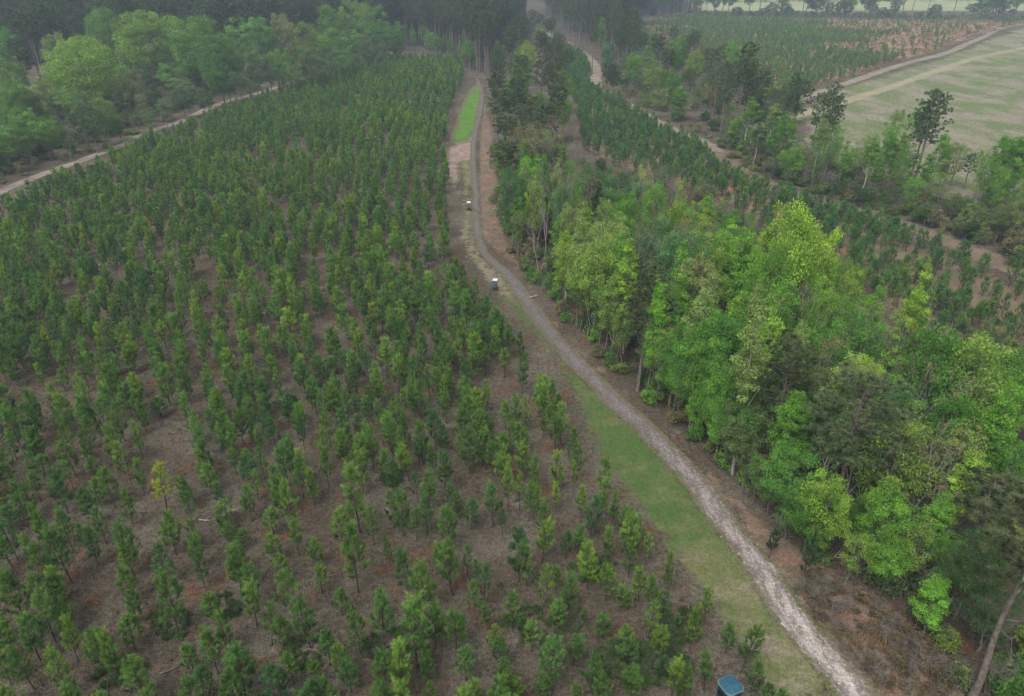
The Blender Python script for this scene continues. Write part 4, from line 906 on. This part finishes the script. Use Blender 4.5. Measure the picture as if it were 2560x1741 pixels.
# ------------------------------------------------------------------ low cover: tufts, dead grass, stones
def tuft_src(name, seed, nb, hgt, spr, wid):
    rs = np.random.RandomState(seed); V, A = [], []
    for i in range(nb):
        az, r = rs.rand() * 6.28, spr * rs.rand() ** .6; b = np.array([math.cos(az) * r, math.sin(az) * r, 0]); d = np.array([math.cos(az) * rs.uniform(.1, .8), math.sin(az) * rs.uniform(.1, .8), 1.])
        s = unit(np.cross(d, rs.normal(0, 1, 3))) * wid / 2; L = hgt * rs.uniform(.5, 1.2)
        V += [b - s, b + s, b + unit(d) * L]; a = rs.rand(); A += [a, a, a]
    return bpy.data.objects.new(name, mesh(name, np.array(V), np.arange(3 * nb).reshape(-1, 3), [M_GRASS], {'rnd': np.array(A)}))
TUFT = [tuft_src('tuft', 400 + i, 14, .20, .18, .035) for i in range(4)]
TALL = [tuft_src('tall_tuft', 420 + i, 64, .95, .30, .028) for i in range(3)]
def stone_src(i):
    rs = np.random.RandomState(450 + i); V = np.array([[1, 0, 0], [0, 1, 0], [-1, 0, 0], [0, -1, 0], [0, 0, 1], [0, 0, -1.]]) * rs.uniform(.6, 1.2, (6, 1)) * [1, .8, .55]
    F = np.array([[0, 1, 4], [1, 2, 4], [2, 3, 4], [3, 0, 4], [1, 0, 5], [2, 1, 5], [3, 2, 5], [0, 3, 5]]); return bpy.data.objects.new('stone', mesh('stone', V, F, [M_STONE]))
t_ = NT('pale_stone'); M_STONE = t_.principled(t_.attr('tint', 'INSTANCER', 'Color'), .9, .1)
STONE = [stone_src(i) for i in range(4)]
# dry straw and weeds on the near plantation floor
P = fill([(-75, 26), (30, 26), (30, 60), (-20, 110), (-110, 110)], 80000); P = P[in_poly(P, pl)]
P = P[rng.rand(len(P)) < np.interp(P[:, 1], [25, 60, 110], [1, .6, .2])]; P = P[wobble(P[:, 0], P[:, 1], .5, 4) + rng.normal(0, .5, len(P)) > -.25]
n = len(P); s = rng.uniform(.6, 1.6, n); gmix = rng.rand(n)[:, None]
wv = (wobble(P[:, 0], P[:, 1], .35, 8) + rng.normal(0, .45, n) > .55)[:, None]
tt = np.where(wv, np.array([.085, .115, .042]), np.array([.13, .092, .066]) * gmix + np.array([.255, .205, .16]) * (1 - gmix))
scatter('dry_grass', TUFT, P, euler(n, .15), np.column_stack([s, s, s * .8]), tt, 'thin dry straw and weeds on the near plantation floor')
P = fill(lane, 34000); P = P[(P[:, 1] < 130)]; ed = dist_poly(P, np.array(lane)); P = P[ed > .25]
gl = lane_green(P)['green']; P = P[rng.rand(len(P)) < .25 + gl]; gl = lane_green(P)['green']; n = len(P); s = rng.uniform(.4, .9, n)
gg = np.clip(gl + rng.normal(0, .25, n) + .3 * wobble(P[:, 0], P[:, 1], .3, 6), 0, 1)[:, None]
tt = np.array([.185, .165, .09]) * (1 - gg) + np.array([.085, .150, .040]) * gg
scatter('grass', TUFT, P, euler(n, .15), np.column_stack([s, s, s * .7]), tt, 'short grass growing on the lane')
P = fill(verge, 12000); P = P[P[:, 1] < 120]; P = P[dist_poly(P, track_line, False) > 1.7]; n = len(P); s = rng.uniform(.4, 1.1, n)
wv = (rng.rand(n) < .25)[:, None]; tt = np.where(wv, np.array([.11, .13, .05]), np.array([.22, .145, .10])) * rng.uniform(.7, 1.2, (n, 1))
scatter('verge_grass', TUFT, P, euler(n, .2), np.column_stack([s, s, s * .7]), tt, 'brown leaf litter and sparse grass on the verge')
q = rng.randint(0, len(track_line), 9000); side = rng.normal(0, .55, 9000); P = track_line[q]; T = np.gradient(track_line, axis=0)[q]; T /= np.linalg.norm(T, axis=1)[:, None]
P = P + np.column_stack([-T[:, 1], T[:, 0]]) * side[:, None] + rng.normal(0, .2, P.shape); k_ = (P[:, 1] < 62) & (rng.rand(len(P)) < np.interp(P[:, 1], [24, 38, 62], [1, .6, .15])); P = P[k_]
n = len(P); s = rng.uniform(.03, .085, n)
scatter('gravel', STONE, P, euler(n, .5), np.column_stack([s, s, s]), np.array([.42, .38, .355]) * rng.uniform(.5, 1.15, (n, 1)), 'pale broken stones on the near end of the gravel track', z=np.full(n, .06))
vb = W([(1800, 1340), (1860, 1300), (1960, 1370), (2060, 1430), (2150, 1530), (2180, 1640), (2060, 1640), (1960, 1540), (1880, 1440)])
P = fill(vb, 150); n = len(P); hh = rng.uniform(.4, 1.5, n)
scatter('verge_brush', [KS[2].src, KS[3].src], P, euler(n), np.column_stack([hh / 2, hh / 2, hh / 2.6]), np.array([[.17, .13, .075], [.14, .135, .06], [.20, .15, .09]])[rng.randint(3, size=n)] * rng.uniform(.7, 1.1, (n, 1)), 'low brush and twigs on the ground right of the near track')
def twig_src(i):
    rs = np.random.RandomState(470 + i); g_ = Geo()
    for k in range(3):
        p = rs.normal(0, .15, 3) * [1, 1, 0] + [0, 0, .04]; d = unit(rs.normal(0, 1, 3) * [1, 1, .15]); L = rs.uniform(.5, 1.3)
        g_.tube(np.array([p, p + d * L * .5 + rs.normal(0, .04, 3), p + d * L]), [.016, .012, .005], 4)
    v, f, _ = g_.arrays(); return bpy.data.objects.new('twigs', mesh('twigs', v, f, [B_GREY]))
TWIG = [twig_src(i) for i in range(4)]
P = fill([(-60, 26), (34, 26), (34, 60), (-10, 95), (-80, 95)], 1100); P = P[~in_poly(P, lane)]; n = len(P); s = rng.uniform(.6, 1.4, n)
scatter('twig_litter', TWIG, P, euler(n, .05), np.column_stack([s, s, s]), np.ones((n, 3)) * .2, 'fallen twigs scattered over the near ground', z=np.full(n, .03))
WP = []
for cx, cy, rx, ry, n_ in [(1600, 1660, 130, 60, 170), (1700, 1560, 60, 60, 60), (430, 1560, 50, 40, 50), (980, 1195, 26, 24, 60), (560, 1520, 40, 30, 30), (760, 1640, 60, 40, 40), (1000, 1620, 90, 60, 60), (1350, 1560, 100, 60, 60), (300, 1690, 70, 40, 30), (1480, 1420, 60, 40, 40)]:
    for _ in range(n_):
        a_, r_ = rng.rand() * 6.28, math.sqrt(rng.rand()); WP.append(at(cx + rx * r_ * math.cos(a_), cy + ry * r_ * math.sin(a_)))
P = np.array(WP); n = len(P); hh = rng.uniform(.25, .75, n)
scatter('low_weeds', [KS[0].src, KS[1].src, KS[2].src], P, euler(n), np.column_stack([hh / 2.2, hh / 2.2, hh / 2.8]), np.array([.085, .150, .045]) * rng.uniform(.6, 1.15, (n, 1)), 'patches of low green weeds among the near pines')
# tan broomsedge clumps, each its own plant
KD = Kind('sedge', (lambda g_: (g_[0], g_[1]))((Geo(), Geo())), 1, 1, B_GREY, M_GRASS) if False else None
def sedge_clump(px, py, s, k):
    x, y = at(px, py); o = obj('broomsedge_clump', TALL[k].data, None, (x, y, .05)); o.scale = (s, s, s); o.rotation_euler = (0, 0, rng.rand() * 6.28)
    o['tint'] = (.36, .245, .135); o['category'] = 'grass clump'; o['group'] = 'tan broomsedge clumps'
    LABELS.append((o, px, 'tan grass clump beside the near track', 'tan grass clumps beside the near track', ''))
for i, (a, b) in enumerate([(830,990),(850,960),(1000,1130),(1010,1090),(985,1170),(1150,1240),(1090,1260),(1210,1250),(1270,1310),(1060,1230),(1400,1450),(1350,1500),(1480,1570),(790,930),(1180,1290)]):
    sedge_clump(*Z5(a, b), rng.uniform(.7, 1.2), i % 3)
P = fill(sedge, 5000); n = len(P); s = rng.uniform(.8, 1.6, n)
scatter('broomsedge_grass', TALL, P, euler(n, .1), np.column_stack([s * 1.4, s * 1.4, s * .8]), np.array([.27, .185, .115]) * rng.uniform(.7, 1.2, (n, 1)), 'orange dry grass over the far right plantation')
# odd small trees among the rows
def odd(z_, fx, fy, ty, w, kind, tint, label, name, cat):
    a, b = z_(fx, fy); x, y, h = height_for(a, b, z_(0, ty)[1]); plant(name, kind, x, y, h, w, tint, '', '', '', cat, None, None, None, label)
odd(Z7, 855, 190, -180, 2.2, KB[1], (.2, .13, .07), 'small leafless reddish sapling among the near left pines', 'bare_tree', 'bare tree')
odd(Z4, 225, 960, 860, 1.2, KY[6], (.30, .10, .035), 'dead rust-red young pine near the lane edge', 'young_pine', 'pine tree')
odd(Z5, 545, 730, 545, 1.0, KY[6], (.045, .10, .04), 'small slim pine on the verge right of the gravel track', 'young_pine', 'pine tree')
odd(Z5, 750, 900, 560, 1.5, KY[8], (.045, .10, .045), 'crooked young pine at the wood edge right of the track', 'young_pine', 'pine tree')
odd(Z3, 430, 200, 60, 1.6, KB[2], (.2, .2, .1), 'white dead snag standing in the far right plantation', 'bare_tree', 'bare tree')
odd(Z3, 405, 190, 115, 1.2, KB[0], (.2, .2, .1), 'shorter white dead snag in the far right plantation', 'bare_tree', 'bare tree')

# ------------------------------------------------------------------ built things: blind and feeders
def box_mesh(name, boxes, mat, bevel=0.0):
    V, F = [], []
    for (cx, cy, cz), (sx, sy, sz) in boxes:
        b = len(V)
        for dz in (-.5, .5):
            for dx, dy in ((-.5, -.5), (.5, -.5), (.5, .5), (-.5, .5)): V.append((cx + dx * sx, cy + dy * sy, cz + dz * sz))
        F += [[b, b + 3, b + 2, b + 1], [b + 4, b + 5, b + 6, b + 7]] + [[b + i, b + (i + 1) % 4, b + 4 + (i + 1) % 4, b + 4 + i] for i in range(4)]
    return mesh(name, np.array(V, float), np.array(F), [mat])
def paint(name, c, rough=.5, spec=.3, metal=0.0):
    t = NT(name); col = t.mix(t.step(t.noise(3, 4, .7), .35, .7), c, tuple(v * .72 for v in c)); return t.principled(col, rough, spec, None, metal)
M_ROOF = paint('blind_roof_plastic', (.030, .098, .142), .45); M_BWALL = paint('blind_wall_plastic', (.018, .032, .055), .6); M_BLACK = paint('dark_window', (.008, .010, .012), .25)
M_RIM = paint('roof_rim', (.09, .16, .18), .5); M_WHITE = paint('white_lid', (.70, .73, .74), .5); M_HOP = paint('grey_hopper', (.105, .135, .165), .55); M_LEGM = paint('dark_steel', (.03, .03, .032), .5, .4)
def octa(s, c, z):
    """a square of half side s with corners cut by c"""
    return [(s, -s + c, z), (s, s - c, z), (s - c, s, z), (-s + c, s, z), (-s, s - c, z), (-s, -s + c, z), (-s + c, -s, z), (s - c, -s, z)]
def tri_mesh(name, V, F, mat):
    me = bpy.data.meshes.new(name); me.from_pydata(V, [], F); me.materials.append(mat); me.update(); return me
bx, by = at(1827, 1712, 2.05)
blind = bpy.data.objects.new('hunting_blind', None); COL.objects.link(blind); blind.location = (bx, by, 0); blind.rotation_euler = (0, 0, R(24))
blind['label'] = 'dark box hunting blind with teal eight-sided roof beside the lane'; blind['category'] = 'hunting blind'
S = .62
lo_, hi_ = octa(S - .09, .16, .12), octa(S - .05, .16, 1.96)
obj('wall', tri_mesh('blind_wall', lo_ + hi_, [[i, (i + 1) % 8, 8 + (i + 1) % 8, 8 + i] for i in range(8)] + [list(range(8))[::-1]], M_BWALL), blind)
rm = octa(S, .20, 1.955) + octa(S + .015, .20, 2.0) + octa(S - .05, .19, 2.03)
rf = [[i, (i + 1) % 8, 8 + (i + 1) % 8, 8 + i] for i in range(8)] + [[8 + i, 8 + (i + 1) % 8, 16 + (i + 1) % 8, 16 + i] for i in range(8)] + [list(range(8))[::-1]]
roof_o = obj('roof', tri_mesh('blind_roof', [(x_, y_, z_ + .003) for x_, y_, z_ in octa(S - .05, .19, 2.03)] + [(0, 0, 2.12)], [[i, (i + 1) % 8, 8] for i in range(8)], M_ROOF), blind)
obj('rim', tri_mesh('blind_rim', rm, rf, M_RIM), roof_o)
for a_ in range(4):
    rb = obj('ridge', box_mesh('roof_ridge', [((.30, 0, 0), (.54, .05, .05))], M_ROOF), roof_o); rb.location = (0, 0, 2.128); rb.rotation_euler = (0, math.atan2(.09, .57), a_ * math.pi / 2)
for a_ in range(4):
    wn_ = obj('window', box_mesh('blind_window', [((S - .058, 0, 1.42), (.03, .62, .30))], M_BLACK), blind); wn_.rotation_euler = (0, 0, a_ * math.pi / 2)
obj('door', box_mesh('blind_door', [((0, S - .072, .70), (.60, .03, 1.02))], M_HOP), blind)
obj('skid', box_mesh('blind_skid', [((.5, 0, .06), (.10, 1.7, .12))], M_LEGM), blind); obj('skid', box_mesh('blind_skid', [((-.5, 0, .06), (.10, 1.7, .12))], M_LEGM), blind)

def feeder(px, py, rz, label, s=1.0):
    x, y = at(px, py)
    e = bpy.data.objects.new('deer_feeder', None); COL.objects.link(e); e.location = (x, y, .04); e.rotation_euler = (0, 0, rz); e.scale = (s, s, s)
    e['label'] = label; e['category'] = 'deer feeder'; e['group'] = 'deer feeders on the lane'
    a, b = .27, .31
    V = [(-a, -a, .52), (a, -a, .52), (a, a, .52), (-a, a, .52), (-b, -b, 1.52), (b, -b, 1.52), (b, b, 1.64), (-b, b, 1.64)]
    obj('hopper', tri_mesh('hopper', V, [[3, 2, 1, 0], [0, 1, 5, 4], [1, 2, 6, 5], [2, 3, 7, 6], [3, 0, 4, 7], [4, 5, 6, 7]], M_HOP), e)
    V = [(-.14, -.14, .36), (.14, -.14, .36), (.14, .14, .36), (-.14, .14, .36), (-a, -a, .518), (a, -a, .518), (a, a, .518), (-a, a, .518)]
    obj('funnel', tri_mesh('funnel', V, [[3, 2, 1, 0], [0, 1, 5, 4], [1, 2, 6, 5], [2, 3, 7, 6], [3, 0, 4, 7]], M_HOP), e)
    ld = obj('lid', box_mesh('lid', [((0, 0, 0), (.66, .62, .05))], M_WHITE), e); ld.location = (0, 0, 1.61); ld.rotation_euler = (R(9), 0, 0)
    for sx in (-1, 1):
        for sy in (-1, 1):
            g_ = Geo(); g_.tube(np.array([(sx * .25, sy * .25, .60), (sx * .36, sy * .36, .0)]), [.028, .028], 6); v, f, _ = g_.arrays(); obj('leg', mesh('leg', v, f, [M_LEGM]), e)
        obj('skid', box_mesh('skid', [((sx * .37, 0, .03), (.08, .98, .06))], M_LEGM), e)
    obj('trough', box_mesh('trough', [((0, -.30, .30), (.60, .16, .12)), ((0, .30, .30), (.60, .16, .12))], M_LEGM), e)
    obj('spreader', box_mesh('spreader', [((0, 0, .28), (.20, .20, .15))], M_LEGM), e)
feeder(1238, 726, R(-10), 'grey deer feeder with white lid at the bend of the lane', .92)
feeder(1172.5, 527, R(-2), 'farther grey deer feeder with white lid up the lane', .92)
# sticks and logs lying about
def stick(px0, py0, px1, py1, r, mat, label, name='fallen_branch'):
    a, b = at(px0, py0), at(px1, py1); m = ((a[0] + b[0]) / 2 + rng.normal(0, .15), (a[1] + b[1]) / 2 + rng.normal(0, .15)); g_ = Geo()
    o0 = np.array([a[0], a[1], 0]); P = np.array([(a[0], a[1], .06 + r), (m[0], m[1], .12 + r), (b[0], b[1], .06 + r)]) - o0
    g_.tube(P, [r, r * .8, r * .35], 5); tw2 = P[1] + (P[2] - P[0]) * .2 + np.array([.3, .4, .25]); g_.tube(np.array([P[1], tw2]), [r * .5, r * .2], 4)
    v, f, _ = g_.arrays(); o = obj(name, mesh(name, v, f, [mat]), None, tuple(o0)); o['label'] = label; o['category'] = 'fallen branch'
z7 = lambda *q: (*Z7(q[0], q[1]), *Z7(q[2], q[3]))
stick(*z7(1050, 1440, 1200, 1380), .05, B_GREY, 'grey fallen branch on bare ground near the bottom edge')
stick(*z7(860, 305, 985, 312), .05, B_YOUNG, 'dark fallen stem lying across the clearing by the yellow pine')
stick(*z7(1310, 425, 1385, 430), .05, B_PALE, 'short pale branch between two near pine rows')
z5 = lambda *q: (*Z5(q[0], q[1]), *Z5(q[2], q[3]))
stick(*z5(880, 760, 1010, 735), .07, B_PALE, 'pale fallen limb at the wood edge beside the verge')
stick(*z5(1150, 1080, 1230, 990), .05, B_GREY, 'thin fallen branch on the brown ground right of the track')
stick(*Z4(590, 490), *Z4(650, 478), .08, B_PALE, 'pale curved fallen limb at the verge across from the feeder')
stick(*Z3(1470, 1375), *Z3(1560, 1385), .12, B_PALE, 'pale fallen log beside the bare strip')
stick(*Z3(400, 1080), *Z3(500, 1130), .12, B_PALE, 'fallen grey limb under the tree row')

# ------------------------------------------------------------------ labels
from collections import defaultdict
grp = defaultdict(list)
for rec in LABELS: grp[(rec[2], rec[4])].append(rec)
for (look, place), recs in grp.items():
    recs.sort(key=lambda r: r[1])
    for i, (o, sx, sing, plur, pl_) in enumerate(recs):
        if len(recs) == 1: o['label'] = (sing + ' ' + pl_).strip()
        else: o['label'] = (f'{ordinal(i + 1)} from left of the {plur} {pl_}').strip()

# ------------------------------------------------------------------ haze
t = NT('haze_air'); pv = t.n.new('ShaderNodeVolumePrincipled'); pv.inputs['Color'].default_value = (.68, .86, 1.0, 1); pv.inputs['Density'].default_value = .0004
t.l.new(pv.outputs[0], t.out.inputs['Volume'])
hz = obj('haze', box_mesh('haze', [((0, 1075, 22), (2700, 2400, 46))], t.m)); hz['kind'] = 'stuff'; hz['label'] = 'thin grey-blue haze over the woods'
